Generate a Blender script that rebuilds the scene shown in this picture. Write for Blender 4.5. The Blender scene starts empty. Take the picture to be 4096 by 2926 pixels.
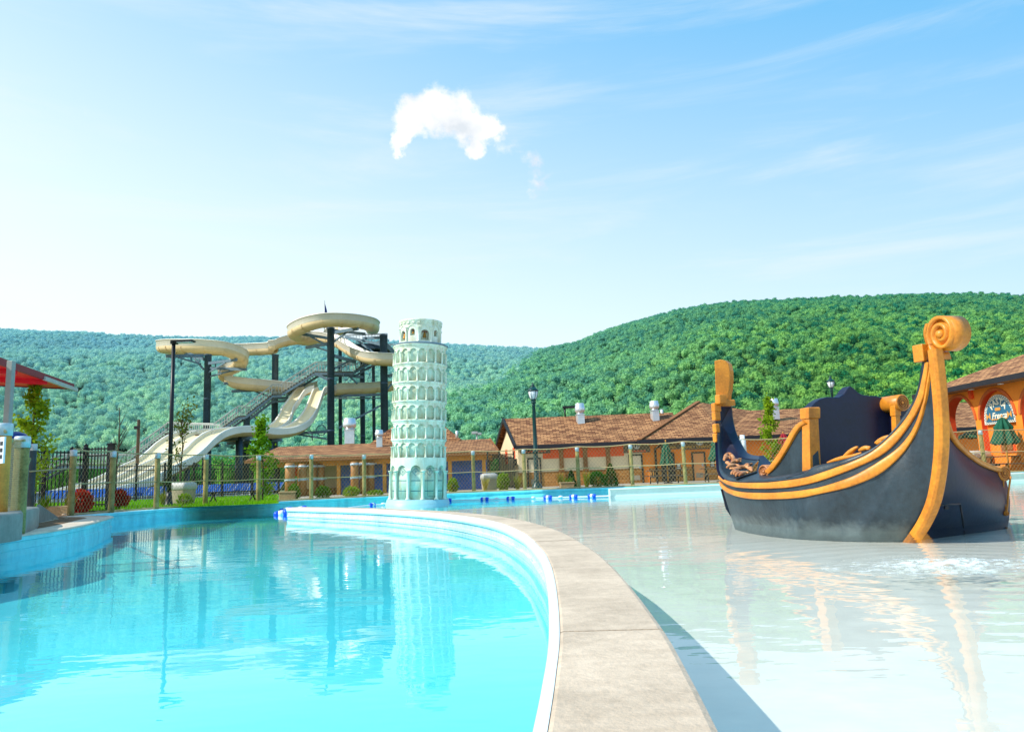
import bpy, bmesh, math, random
from mathutils import Vector, Matrix, noise
R=math.radians; PI=math.pi; rnd=random.Random(7)
scene=bpy.context.scene; col=scene.collection
V=Vector
# ---------------------------------------------------------------- camera
LENS=26.0; PITCH=R(8.6); ROLL=R(2.2); EYE=0.93
fw=V((0,math.cos(PITCH),math.sin(PITCH))); u0=V((0,-math.sin(PITCH),math.cos(PITCH))); r0=V((1,0,0))
cup=u0*math.cos(ROLL)+r0*math.sin(ROLL); crt=r0*math.cos(ROLL)-u0*math.sin(ROLL)
cd=bpy.data.cameras.new('camera'); cam=bpy.data.objects.new('camera',cd); col.objects.link(cam)
cd.lens=LENS; cd.sensor_width=36; cd.clip_start=.05; cd.clip_end=6000
mw=Matrix((crt,cup,-fw)).transposed().to_4x4(); mw.translation=V((0,0,EYE)); cam.matrix_world=mw
scene.camera=cam
FP=LENS/36*1293
def ray(x,y): return fw+crt*((x-646.5)/FP)-cup*((y-461.8)/FP)
def aty(x,y,Y):
    v=ray(x,y); return V((v.x*Y/v.y,Y,EYE+v.z*Y/v.y))
def atz(x,y,z):
    v=ray(x,y); t=(z-EYE)/v.z; return V((v.x*t,v.y*t,z))
def gx(x,Y,z=.4):   # ground point at depth Y seen in column x
    y=610.
    for _ in range(3):
        v=aty(x,y,Y); y+=(v.z-z)/Y*FP
    p=aty(x,y,Y); return V((p.x,Y,z))
# ---------------------------------------------------------------- materials
def lin(c):
    if isinstance(c,str):
        c=c.lstrip('#'); c=[int(c[i:i+2],16)/255 for i in (0,2,4)]
        c=[x/12.92 if x<=.04045 else ((x+.055)/1.055)**2.4 for x in c]
    return (c[0],c[1],c[2],1)
def nd(nt,t,ins=None,**kw):
    n=nt.nodes.new(t)
    for k,v in kw.items(): setattr(n,k,v)
    for k,v in (ins or {}).items():
        s=n.inputs[k]
        if isinstance(v,bpy.types.NodeSocket): nt.links.new(v,s)
        else: s.default_value=v
    return n
def newmat(name):
    m=bpy.data.materials.new(name); m.use_nodes=True; nt=m.node_tree; nt.nodes.clear()
    out=nt.nodes.new('ShaderNodeOutputMaterial'); return m,nt,out
def pos(nt): return nd(nt,'ShaderNodeNewGeometry').outputs['Position']
def scl(nt,vec,s):
    return nd(nt,'ShaderNodeVectorMath',{0:vec,1:s},operation='MULTIPLY').outputs[0]
def noisef(nt,vec,scale,detail=4,rough=.55,dist=0):
    return nd(nt,'ShaderNodeTexNoise',{'Vector':vec,'Scale':scale,'Detail':detail,'Roughness':rough,'Distortion':dist}).outputs[0]
def maprange(nt,v,a,b,c=0,d=1,smooth=False):
    n=nd(nt,'ShaderNodeMapRange',{0:v,1:a,2:b,3:c,4:d})
    if smooth: n.interpolation_type='SMOOTHSTEP'
    return n.outputs[0]
def mixc(nt,f,a,b,blend='MIX'):
    n=nt.nodes.new('ShaderNodeMix'); n.data_type='RGBA'; n.blend_type=blend
    for i,v in ((0,f),(6,a),(7,b)):
        if isinstance(v,bpy.types.NodeSocket): nt.links.new(v,n.inputs[i])
        else: n.inputs[i].default_value=v
    return n.outputs[2]
def math_(nt,op,a,b=0.,c=None):
    n=nt.nodes.new('ShaderNodeMath'); n.operation=op
    for i,v in enumerate((a,b) if c is None else (a,b,c)):
        if isinstance(v,bpy.types.NodeSocket): nt.links.new(v,n.inputs[i])
        else: n.inputs[i].default_value=v
    return n.outputs[0]
def bumpn(nt,h,strength=.3,dist=.02):
    return nd(nt,'ShaderNodeBump',{'Height':h,'Strength':strength,'Distance':dist}).outputs[0]
def M(name,c,rough=.6,var=.18,scale=3.,bump=.15,bscale=40.,metal=0.,c2=None,bd=.01,spec=.4,streak=None,scum=None):
    m,nt,out=newmat(name); p=pos(nt); c=lin(c)
    n1=noisef(nt,p,scale,5,.6); n2=noisef(nt,p,scale*9,3,.6)
    f=math_(nt,'ADD',math_(nt,'MULTIPLY',n1,.65),math_(nt,'MULTIPLY',n2,.35))
    f=maprange(nt,f,.36,.64)
    dark=lin(c2) if c2 else tuple(x*(1-var*1.3) for x in c[:3])+(1,)
    lite=tuple(min(1,x*(1+var*.6)) for x in c[:3])+(1,)
    cc=mixc(nt,f,dark,lite)
    if streak:
        sv,sc_,amt=streak
        cc=mixc(nt,math_(nt,'MULTIPLY',maprange(nt,noisef(nt,scl(nt,p,sv),1.,6,.65),.44,.68),amt),cc,lin(sc_))
    if scum:
        z=nd(nt,'ShaderNodeSeparateXYZ',{0:p}).outputs[2]
        zf=math_(nt,'MULTIPLY',maprange(nt,math_(nt,'ADD',z,math_(nt,'MULTIPLY',noisef(nt,p,7.,4),.3)),scum[0],scum[1],1.,0.),.6)
        cc=mixc(nt,zf,cc,lin(scum[2]))
    b=nd(nt,'ShaderNodeBsdfPrincipled',{'Base Color':cc,'Roughness':rough,'Metallic':metal,'Specular IOR Level':spec})
    if bump: nt.links.new(bumpn(nt,noisef(nt,p,bscale,3,.6),bump,bd),b.inputs['Normal'])
    nt.links.new(b.outputs[0],out.inputs[0]); return m
def Mleaf(name,c,c2,trans=.35,haze=None,hazef=0.,scale=1.2):
    m,nt,out=newmat(name); p=pos(nt)
    r=nd(nt,'ShaderNodeObjectInfo').outputs['Random']
    f=math_(nt,'ADD',math_(nt,'MULTIPLY',noisef(nt,p,scale,3,.6),.9),math_(nt,'MULTIPLY',r,.5))
    cc=mixc(nt,maprange(nt,f,.35,1.05),lin(c),lin(c2))
    if haze: cc=mixc(nt,hazef,cc,lin(haze))
    d=nd(nt,'ShaderNodeBsdfDiffuse',{'Color':cc,'Roughness':.6})
    t=nd(nt,'ShaderNodeBsdfTranslucent',{'Color':cc})
    ms=nd(nt,'ShaderNodeMixShader',{0:trans,1:d.outputs[0],2:t.outputs[0]})
    nt.links.new(ms.outputs[0],out.inputs[0]); return m
def uvmat(name,bw,bh,c1,c2,mort,msize=.01,rough=.85,bump=.5,offset=.5,var=.3,squash=1.):
    m,nt,out=newmat(name)
    uv=nd(nt,'ShaderNodeUVMap').outputs[0]
    jit=nd(nt,'ShaderNodeTexNoise',{'Vector':uv,'Scale':.9,'Detail':1}).outputs[1]
    uv2=nd(nt,'ShaderNodeVectorMath',{0:jit,1:(.02,.02,0),2:uv},operation='MULTIPLY_ADD').outputs[0]
    br=nd(nt,'ShaderNodeTexBrick',{'Vector':uv2,'Color1':lin(c1),'Color2':lin(c2),'Mortar':lin(mort),'Scale':1.,'Mortar Size':msize,'Mortar Smooth':.3,'Bias':0.,'Brick Width':bw,'Row Height':bh},offset=offset)
    n=noisef(nt,pos(nt),.7,5,.65); n3=noisef(nt,pos(nt),14.,3,.6)
    cc=mixc(nt,1.,br.outputs[0],mixc(nt,maprange(nt,n,.3,.7),(1-var,)*3+(1,),(1+var*.3,)*3+(1,)),'MULTIPLY')
    cc=mixc(nt,1.,cc,mixc(nt,maprange(nt,n3,.3,.7),(.8,.8,.8,1),(1.12,1.12,1.12,1)),'MULTIPLY')
    b=nd(nt,'ShaderNodeBsdfPrincipled',{'Base Color':cc,'Roughness':rough,'Specular IOR Level':.2})
    nt.links.new(bumpn(nt,math_(nt,'SUBTRACT',math_(nt,'MULTIPLY',n3,.3),br.outputs[1]),bump,.03),b.inputs['Normal'])
    nt.links.new(b.outputs[0],out.inputs[0]); return m
# ---------------------------------------------------------------- mesh builder
OFF={}
class MB:
    def __init__(s): s.v=[]; s.f=[]; s.s=[]
    def add(s,vs,fs,sm=False):
        o=len(s.v); s.v+= [tuple(v) for v in vs]
        for f in fs: s.f.append(tuple(i+o for i in f)); s.s.append(sm)
        return s
    def box(s,c,d,rz=0.,rot=None):
        c=V(c); h=V(d)*.5; m=rot or Matrix.Rotation(rz,3,'Z')
        vs=[c+m@V((h.x*a,h.y*b,h.z*e)) for e in (-1,1) for a,b in ((-1,-1),(1,-1),(1,1),(-1,1))]
        return s.add(vs,[(3,2,1,0),(4,5,6,7),(0,1,5,4),(1,2,6,5),(2,3,7,6),(3,0,4,7)])
    def bar(s,a,b,w,h=None,up=(0,0,1)):
        a=V(a); b=V(b); h=h or w; d=(b-a).normalized(); u=V(up)
        if abs(d.dot(u))>.97: u=V((1,0,0))
        x=d.cross(u).normalized(); y=x.cross(d)
        vs=[p+x*(w/2*i)+y*(h/2*j) for p in (a,b) for i,j in ((-1,-1),(1,-1),(1,1),(-1,1))]
        return s.add(vs,[(0,1,2,3),(7,6,5,4),(0,4,5,1),(1,5,6,2),(2,6,7,3),(3,7,4,0)])
    def tube(s,path,r,n=8,sm=True,cap=True,closed=False):
        P=[V(p) for p in path]; k=len(P); rr=r if isinstance(r,(list,tuple)) else [r]*k
        o=len(s.v); x=None
        for i,p in enumerate(P):
            if closed: d=(P[(i+1)%k]-P[i-1])
            else: d=(P[min(i+1,k-1)]-P[max(i-1,0)])
            d.normalize()
            if x is None:
                x=d.cross(V((0,0,1)))
                if x.length<.05: x=d.cross(V((0,1,0)))
            x=(x-d*x.dot(d)).normalized(); y=d.cross(x)
            for j in range(n):
                a=2*PI*j/n; s.v.append(tuple(p+(x*math.cos(a)+y*math.sin(a))*rr[i]))
        for i in range(k if closed else k-1):
            i2=(i+1)%k
            for j in range(n):
                j2=(j+1)%n; s.f.append((o+i*n+j,o+i2*n+j,o+i2*n+j2,o+i*n+j2)); s.s.append(sm)
        if cap and not closed:
            s.f.append(tuple(o+j for j in range(n))); s.s.append(False)
            s.f.append(tuple(o+(k-1)*n+j for j in reversed(range(n)))); s.s.append(False)
        return s
    def lathe(s,prof,c=(0,0,0),n=24,sm=True,rot=None,a0=0,a1=2*PI):
        c=V(c); m=rot or Matrix.Identity(3); full=abs(a1-a0-2*PI)<1e-6; cols=n if full else n+1
        o=len(s.v)
        for r,z in prof:
            for j in range(cols):
                a=a0+(a1-a0)*j/n; s.v.append(tuple(c+m@V((r*math.cos(a),r*math.sin(a),z))))
        for i in range(len(prof)-1):
            for j in range(n):
                j2=(j+1)%cols; s.f.append((o+i*cols+j,o+i*cols+j2,o+(i+1)*cols+j2,o+(i+1)*cols+j)); s.s.append(sm)
        if full:
            if prof[0][0]>1e-4: s.f.append(tuple(o+j for j in reversed(range(n)))); s.s.append(False)
            if prof[-1][0]>1e-4: s.f.append(tuple(o+(len(prof)-1)*cols+j for j in range(n))); s.s.append(False)
        return s
    def loft(s,rows,sm=True,closed=False,flip=False):
        n=len(rows[0]); vs=[p for r in rows for p in r]; fs=[]
        for i in range(len(rows)-1):
            for j in range(n if closed else n-1):
                j2=(j+1)%n; q=(i*n+j,i*n+j2,(i+1)*n+j2,(i+1)*n+j); fs.append(q[::-1] if flip else q)
        return s.add(vs,fs,sm)
    def prism(s,poly,d,sm=False):
        P=[V(p) for p in poly]; d=V(d); n=len(P)
        fs=[tuple(range(n))[::-1],tuple(range(n,2*n))]+[(i,(i+1)%n,n+(i+1)%n,n+i) for i in range(n)]
        return s.add(P+[p+d for p in P],fs,sm)
    def quad(s,*p): return s.add(p,[tuple(range(len(p)))])
    def leaf(s,p,d,up,w,l):
        p=V(p); d=V(d).normalized(); x=d.cross(up)
        if x.length<.01: x=V((1,0,0))
        x.normalize(); return s.add([p,p+d*l*.5+x*w,p+d*l,p+d*l*.5-x*w],[(0,1,2,3)])
    def build(s,name,mat,parent=None,bevel=0.,uv=False,kind=None,seg=2,recalc=True,label=None,up=False):
        off=OFF.get(parent.name,V((0,0,0))) if parent else V((0,0,0))
        me=bpy.data.meshes.new(name); me.from_pydata([V(v)-off for v in s.v],[],s.f)
        me.polygons.foreach_set('use_smooth',s.s)
        if recalc or bevel:
            bm=bmesh.new(); bm.from_mesh(me)
            bmesh.ops.recalc_face_normals(bm,faces=bm.faces)
            if bevel:
                es=[e for e in bm.edges if len(e.link_faces)==2 and e.calc_face_angle(0)>.6]
                bmesh.ops.bevel(bm,geom=es,offset=bevel,segments=seg,affect='EDGES',profile=.5,clamp_overlap=True)
            bm.to_mesh(me); bm.free()
        if up:
            me.update()
            for p in me.polygons:
                if p.normal.z<0: p.flip()
        if uv:
            me.update(); ul=me.uv_layers.new(name='UVMap')
            for p in me.polygons:
                n=p.normal; h=V((0,0,1)).cross(n)
                h=h.normalized() if h.length>.05 else V((1,0,0)); u=n.cross(h)
                for li in p.loop_indices:
                    q=me.vertices[me.loops[li].vertex_index].co+off; ul.data[li].uv=(q.dot(h),q.dot(u))
        if mat: me.materials.append(mat)
        o=bpy.data.objects.new(name,me); col.objects.link(o)
        if parent: o.parent=parent; OFF[o.name]=off
        if kind: o['kind']=kind
        if label: o['label']=label
        return o
def tag(o,label=None,cat=None,group=None,kind=None):
    if label: o['label']=label
    if cat: o['category']=cat
    if group: o['group']=group
    if kind: o['kind']=kind
    return o
def thing(name,label,cat,loc=(0,0,0),rz=0,group=None,local=False):
    o=bpy.data.objects.new(name,None); col.objects.link(o); o.location=loc; o.rotation_euler=(0,0,rz)
    o.empty_display_size=.2; tag(o,label,cat,group)
    OFF[o.name]=V((0,0,0)) if local else V(loc)
    return o
def dup(root,loc,rz=0,label=None,group=None,scale=None):
    r=root.copy(); col.objects.link(r); r.location=loc; r.rotation_euler=(0,0,rz)
    if scale: r.scale=scale if hasattr(scale,'__len__') else (scale,)*3
    if label: r['label']=label
    if group: r['group']=group
    for ch in list(root.children):
        c=ch.copy(); col.objects.link(c); c.parent=r
        for g in list(ch.children):
            d=g.copy(); col.objects.link(d); d.parent=c
    return r
def crom(P,n=8,closed=False):
    P=[V(p) for p in P]; out=[]; k=len(P)
    for i in range(k if closed else k-1):
        if closed: a,b,c,d=P[i-1],P[i],P[(i+1)%k],P[(i+2)%k]
        else: a,b,c,d=P[max(i-1,0)],P[i],P[i+1],P[min(i+2,k-1)]
        for j in range(n):
            t=j/n; out.append(.5*((2*b)+(c-a)*t+(2*a-5*b+4*c-d)*t*t+(3*b-a-3*c+d)*t**3))
    if not closed: out.append(P[-1])
    return out
def resample(P,n):
    P=[V(p) for p in P]; L=[0]
    for a,b in zip(P,P[1:]): L.append(L[-1]+(b-a).length)
    out=[]; j=0
    for i in range(n):
        t=L[-1]*i/(n-1)
        while j<len(P)-2 and L[j+1]<t: j+=1
        f=(t-L[j])/max(1e-9,L[j+1]-L[j]); out.append(P[j].lerp(P[j+1],min(1,max(0,f))))
    return out
def interp(x,tab):
    if x<=tab[0][0]: return tab[0][1]
    for (a,b),(c,d) in zip(tab,tab[1:]):
        if x<=c: return b+(d-b)*(x-a)/(c-a)
    return tab[-1][1]
def textmesh(body,name,mat,parent,M4,size=.2,ext=.004,shear=0.,bold=0.,align='CENTER'):
    cu=bpy.data.curves.new('lettering','FONT'); cu.body=body; cu.size=size; cu.extrude=ext; cu.align_x=align; cu.align_y='CENTER'
    cu.shear=shear; cu.offset=bold; cu.resolution_u=3
    t=bpy.data.objects.new('lettering',cu); col.objects.link(t)
    dg=bpy.context.evaluated_depsgraph_get(); me=bpy.data.meshes.new_from_object(t.evaluated_get(dg))
    bpy.data.objects.remove(t); me.transform(M4)
    off=OFF.get(parent.name,V((0,0,0))) if parent else V((0,0,0)); me.transform(Matrix.Translation(-off))
    me.materials.clear(); me.materials.append(mat)
    o=bpy.data.objects.new(name,me); col.objects.link(o)
    if parent: o.parent=parent; OFF[o.name]=off
    return o
def frame4(o,x,y):   # matrix with columns x, y, normal at o
    x=V(x).normalized(); y=V(y).normalized(); z=x.cross(y).normalized()
    m=Matrix((x,y,z)).transposed().to_4x4(); m.translation=V(o); return m
# ---------------------------------------------------------------- light and sky
SUN_E=R(41); SUN_A=R(-20)
sdir=V((-math.cos(SUN_E)*math.cos(SUN_A),math.cos(SUN_E)*math.sin(SUN_A),math.sin(SUN_E)))
sl=bpy.data.lights.new('sun','SUN'); sl.energy=5.0; sl.angle=R(.53); sl.color=(1,.95,.86)
so=bpy.data.objects.new('sun',sl); col.objects.link(so); so.rotation_euler=sdir.to_track_quat('Z','Y').to_euler(); so.location=(-20,20,40)
w=bpy.data.worlds.new('World'); scene.world=w; w.use_nodes=True; nt=w.node_tree; nt.nodes.clear()
sky=nd(nt,'ShaderNodeTexSky',sky_type='NISHITA',sun_disc=False,sun_elevation=SUN_E,sun_rotation=math.atan2(sdir.x,sdir.y),altitude=200,air_density=1.,dust_density=1.5,ozone_density=1.5)
dirv=nd(nt,'ShaderNodeTexCoord').outputs['Generated']
sep=nd(nt,'ShaderNodeSeparateXYZ',{0:dirv})
S=1/.15
def sc3(c,k=S): c=lin(c); return (c[0]*k,c[1]*k,c[2]*k,1)
elev=sep.outputs[2]
# pale summer haze: white towards the horizon and towards the sun, blue above right
left=math_(nt,'DIVIDE',sep.outputs[0],math_(nt,'ADD',math_(nt,'ABSOLUTE',sep.outputs[1]),.35))
hz=maprange(nt,elev,.02,.62)
g=math_(nt,'ADD',math_(nt,'MULTIPLY',hz,.62),math_(nt,'MULTIPLY',maprange(nt,left,-.75,.7),.45))
base=mixc(nt,maprange(nt,g,.15,1.08,smooth=True),sc3('#f0fdff',S*1.25),sc3('#44b4f2',S*1.12))
base=mixc(nt,.08,base,sky.outputs[0])
st=nd(nt,'ShaderNodeMapping',{'Vector':dirv,'Scale':(1.3,1.3,9.),'Rotation':(0,R(-7),0)}).outputs[0]
ci=noisef(nt,st,1.7,7,.6,.4)
base=mixc(nt,math_(nt,'MULTIPLY',maprange(nt,ci,.42,.8,smooth=True),.62),base,sc3('#f2fcff'))
# one small cumulus with a torn tail
warp=nd(nt,'ShaderNodeTexNoise',{'Vector':dirv,'Scale':26.,'Detail':7.,'Roughness':.62}).outputs[1]
dw=nd(nt,'ShaderNodeVectorMath',{0:nd(nt,'ShaderNodeVectorMath',{0:warp,1:(.5,.5,.5)},operation='SUBTRACT').outputs[0],1:(.05,.05,.05),2:dirv},operation='MULTIPLY_ADD').outputs[0]
dens=None
for x,y,r,k in ((506,172,17,1),(522,150,27,1),(548,138,30,1),(575,142,30,1),(600,158,27,1),(616,165,19,1),(604,182,15,.9),(503,186,9,.8),(588,170,18,.8),(668,203,17,.42),(683,233,19,.44),(676,220,13,.36),(690,222,12,.36),(672,246,12,.36),(640,190,22,.3)):
    c=ray(x,y).normalized(); d=nd(nt,'ShaderNodeVectorMath',{0:dw,1:tuple(c)},operation='DISTANCE').outputs['Value']
    f=maprange(nt,d,0,r/FP*1.25,k,0)
    dens=f if dens is None else math_(nt,'MAXIMUM',dens,f)
cn=noisef(nt,dirv,42.,7,.62)
dens=math_(nt,'ADD',dens,math_(nt,'MULTIPLY',math_(nt,'SUBTRACT',cn,.5),.72))
cm=maprange(nt,dens,.12,.56,smooth=True)
cshade=mixc(nt,maprange(nt,noisef(nt,dirv,15.,5),.42,.66),sc3('#ffffff',S*1.15),sc3('#e6eef6',S*1.0))
base=mixc(nt,cm,base,cshade)
bg=nd(nt,'ShaderNodeBackground',{'Color':base,'Strength':.15})
wo=nd(nt,'ShaderNodeOutputWorld',{0:bg.outputs[0]})
w.cycles.sampling_method='MANUAL'; w.cycles.sample_map_resolution=256
scene.view_settings.view_transform='Standard'; scene.view_settings.look='None'; scene.view_settings.exposure=0
try:
    scene.cycles.max_bounces=6; scene.cycles.diffuse_bounces=3; scene.cycles.transparent_max_bounces=16; scene.cycles.use_denoising=True
    scene.cycles.caustics_reflective=False; scene.cycles.caustics_refractive=False; scene.cycles.sample_clamp_indirect=6
except Exception: pass
# ---------------------------------------------------------------- palette
conc=M('coping_concrete','#d8c2aa',.8,.12,2.2,.35,60,c2='#b8a48e',streak=((2,14,1),'#b09a82',.3))
deckc=M('deck_concrete','#dccbb4',.85,.2,1.2,.3,50)
wallc=M('grey_concrete','#8f9189',.85,.25,1.,.3,30)
whitep=M('white_paint','#e9f1f2',.35,.06,1.5,.05,20)
tilew=uvmat('white_tile',.3,.15,'#dff0f2','#cfe9ee','#a9cdd4',.006,.2,.15)
cyanp=M('cyan_plaster','#5ae6f0',.5,.08,.6,.05,10)
bluep=M('blue_pool_paint','#7cf0f8',.45,.12,.8,.05,10,streak=((3,3,.7),'#5ab8c8',.5))
bluetop=M('pale_blue_paint','#a4ecf8',.45,.12,.8,.05,10)
wadep=M('beige_pool_plaster','#e2e3d8',.6,.1,.5,.05,10)
wood=M('weathered_wood','#a8975c',.85,.3,3.,.5,25,c2='#6e6438')
woodr=M('reddish_wood','#d8963e',.7,.25,4.,.2,30)
ropem=M('rope_fibre','#bfa878',.9,.2,20.,.3,120)
galv=M('galvanised_cap','#c4d2d8',.4,.12,14.,.1,60,metal=.25)
blackm=M('black_metal','#14171f',.4,.2,5.,.05,30)
darkg=M('dark_green_paint','#0b3c3c',.35,.2,5.,.05,30)
steel=M('grey_steel','#6a8494',.5,.2,3.,.1,20)
coln=M('slide_column_paint','#3c566a',.45,.35,.6,.15,8,c2='#2c4050')
railm=M('galvanised_rail','#b8bdb9',.4,.12,3.,.0,20,metal=.2)
flm=M('flume_gelcoat','#f0d6a6',.35,.1,.5,.03,10)
flmw=M('flume_lip','#f2ecdc',.35,.08,.7,.03,10)
shing=uvmat('brown_shingles',.42,.19,'#d09868','#7e5138','#3a2418',.02,.9,.7,var=.15)
fascia=M('dark_fascia','#23222a',.5,.2,2.,.05,20)
tanw=M('tan_stucco','#ecd7b0',.85,.08,1.,.3,90)
orgw=M('orange_stucco','#fb8a2a',.85,.1,1.,.3,90)
redor=M('red_orange_panel','#f4541c',.75,.12,2.,.3,60)
brickb=uvmat('brown_block',.45,.2,'#c48a4a','#a06c38','#85572f',.012,.85,.4)
brown=M('brown_trim','#8a5a30',.7,.15,2.,.1,30)
tand=M('tan_door_paint','#e6d4b2',.5,.06,1.,.05,30)
ord_=M('orange_door_paint','#e89a5c',.5,.06,1.,.05,30)
bluew=M('blue_curtain','#4a72cc',.7,.25,1.2,.1,12)
bluel=M('blue_sling','#1f4f98',.8,.3,1.5,.1,12,spec=.05)
grn=M('green_canvas','#0b5a43',.8,.25,3.,.15,40)
redc=M('red_metal_roof','#ee1428',.45,.12,1.5,.05,10)
binm=M('beige_plastic','#aa9c86',.6,.1,3.,.05,30)
binl=M('pale_grey_lid','#b8b6b0',.5,.1,3.,.05,30)
whitm=M('white_metal','#d8dcdc',.35,.08,3.,.0,20,metal=.3)
alum=M('bright_aluminium','#dfe4e8',.3,.1,4.,.05,20,metal=.6)
glow=M('frosted_glass','#dfe6ea',.25,.05,3.,.0,20)
navy=M('gondola_navy_paint','#23343f',.42,.4,1.6,.45,26,c2='#16222b',bd=.008,spec=.5,streak=((3,3,1.2),'#4a5a62',.22),scum=(.2,.42,'#7e8e90'))
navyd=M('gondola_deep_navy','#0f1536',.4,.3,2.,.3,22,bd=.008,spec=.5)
gold=M('gondola_gold_paint','#e2912a',.4,.2,3.,.25,24,c2='#bc711c',bd=.008,spec=.5,streak=((9,9,9),'#a06a20',.3))
copper=M('copper_leaf_paint','#d29a68',.45,.3,6.,.25,24,c2='#8a4a26')
towerm=M('tower_ivory','#ecf6e6',.6,.1,1.6,.2,40,c2='#d2e4d2',bd=.006,streak=((5,5,.9),'#b0a67c',.7))
toweri=M('tower_recess_shade','#c6e4d6',.65,.14,1.2,.2,40,c2='#b8ccb4',bd=.006,streak=((4,4,1.2),'#b09c6c',.6))  # darker than the ivory: recess shade put into the colour; streaks are stains
towerd=M('tower_dark_inlay','#4f8286',.6,.2,4.,.0,40)
bellm=M('bell_gold','#a8741e',.4,.2,8.,.0,30,metal=.4)
darkred=M('dark_red_beam','#7a2030',.6,.1,4.,.0,30)
gravel=M('gravel_bed_soil','#8a6a4a',.95,.45,2.5,.8,14,c2='#4d3a26',bd=.05)
stone=M('river_stone','#b3a48c',.8,.35,2.,.3,20,c2='#7d6b55')
earth=M('ground_earth','#6c6c45',.95,.4,.2,.5,4,c2='#4d5a30',bd=.05)
pave=M('pavement_concrete','#a59a8a',.9,.18,.6,.3,20)
lawnm=M('lawn_green','#5f9a12',.9,.3,1.,.7,30,c2='#3c7a0c',bd=.04)
leafy=Mleaf('young_leaf','#6a9a1c','#a8c030',.45)
leafd=Mleaf('dense_leaf','#1f5a1a','#4f8a22',.3)
leafc=Mleaf('conifer_leaf','#124a1c','#2f7a28',.2)
leafb=Mleaf('bright_leaf','#5f8a1a','#9ab82c',.4)
leafr=Mleaf('red_leaf','#a81e1e','#d04a2c',.35)
leafg=Mleaf('straw_grass','#8a9a2c','#c0b048',.4)
bark=M('bark','#5a4a3a',.9,.3,6.,.5,30)
blue_f=M('float_blue','#1a58e8',.3,.1,4.,.0,20); white_f=M('float_white','#e8eef2',.3,.05,4.,.0,20)
# ---------------------------------------------------------------- pool outline (water side of the rim)
FENCE=[(89,19.2),(140,20.9),(197,23),(259,25.1),(326,27.2),(393,28.8),(460,30.),(528,30.8),(598.6,31.2),(663,31.2),(731,30.8),(799,30.3),(866,29.7),(938,29.6),(1010,29.6),(1085,29.6),(1165,29.6),(1244.5,29.6)]
FP0=[gx(x,y,.4) for x,y in FENCE]
FP0+= [V((FP0[-1].x+3.2,29.6,.4)),V((FP0[-1].x+6.4,29.6,.4))]
fc=[V((p.x,p.y,0)) for p in FP0]
rim=[V((-3,-14,0)),V((-4.6,-6,0)),V((-5.6,2,0)),V((-6.3,7,0)),V((-6.88,10,0)),V((-7.2,11.86,0)),V((-7.75,13.6,0)),V((-8.5,15.4,0)),V((-9.0,16.6,0)),V((-9.5,17.6,0)),V((-10.2,18.2,0)),V((-10.9,18.9,0))]
for p in fc[1:]: rim.append(V((p.x+.25 if p.x<-3 else p.x,p.y-.42,0)))
rim+= [V((38,28.5,0)),V((40,10,0)),V((30,-10,0)),V((10,-16,0))]
rim=resample(crom(rim,6,True)+[rim[0]],220)[:-1]
NR=len(rim); cen=V((3,10,0))
def outward(i):
    d=rim[(i+1)%NR]-rim[i-1]; n=V((-d.y,d.x,0)).normalized()
    if n.dot(rim[i]-cen)<0: n=-n
    return n
ON=[outward(i) for i in range(NR)]
def ring(offz,name,mat,kind='structure',parent=None,uv=False,rng=None):
    m=MB(); rows=[]
    for o,z in offz: rows.append([rim[i]+ON[i]*o+V((0,0,z)) for i in range(NR)])
    m.loft(rows,sm=False,closed=True); return m.build(name,mat,parent,kind=kind,uv=uv)
pr_=thing('pool_wall','cyan painted wall with pale top running round the pool edge','pool wall',(0,0,0))
ring([(0,-1.),(0,.2),(.02,.21),(.02,.31),(-.02,.325),(-.02,.385),(0,.4)],'wall_face',bluep,kind=None,parent=pr_)
ring([(0,.4),(.42,.404)],'wall_top',bluetop,kind=None,parent=pr_)
# gravel strip, then ground out to the horizon
ring([(.42,.40),(.6,.42),(1.5,.4),(2.6,.36)],'soil',gravel)
m=MB(); rows=[]
for k,z in ((2.6,.36),(5,.33),(10,.3),(20,.3),(40,.3)): rows.append([rim[i]+ON[i]*k+V((0,0,z)) for i in range(NR)])
for s in (1.6,3,8,30): rows.append([cen+(rim[i]-cen).normalized()*(80*s)+V((0,0,.3-.2*(s>2))) for i in range(NR)])
m.loft(rows,closed=True); m.build('ground',earth,kind='structure')
# island deck at the left
isl=[p+V((0,0,.405)) for p in rim if p.x<-4 and -14<p.y<18.9 and p.x>-10.95]
m=MB(); m.loft([[p+V((-.02,0,0.004)) for p in isl],[V((-16,p.y+(2.5 if p.y>12 else 0),.409)) for p in isl]],sm=False); m.build('pavement',deckc,kind='structure')
m=MB(); edge=[p for p in isl]; m.loft([[p+V((.035,0,-.02)) for p in edge],[p+V((.03,0,.0)) for p in edge],[p+V((0,0,.012)) for p in edge],[p+V((-.12,0,.012)) for p in edge]]); m.build('kerb',deckc,kind='structure')
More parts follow.
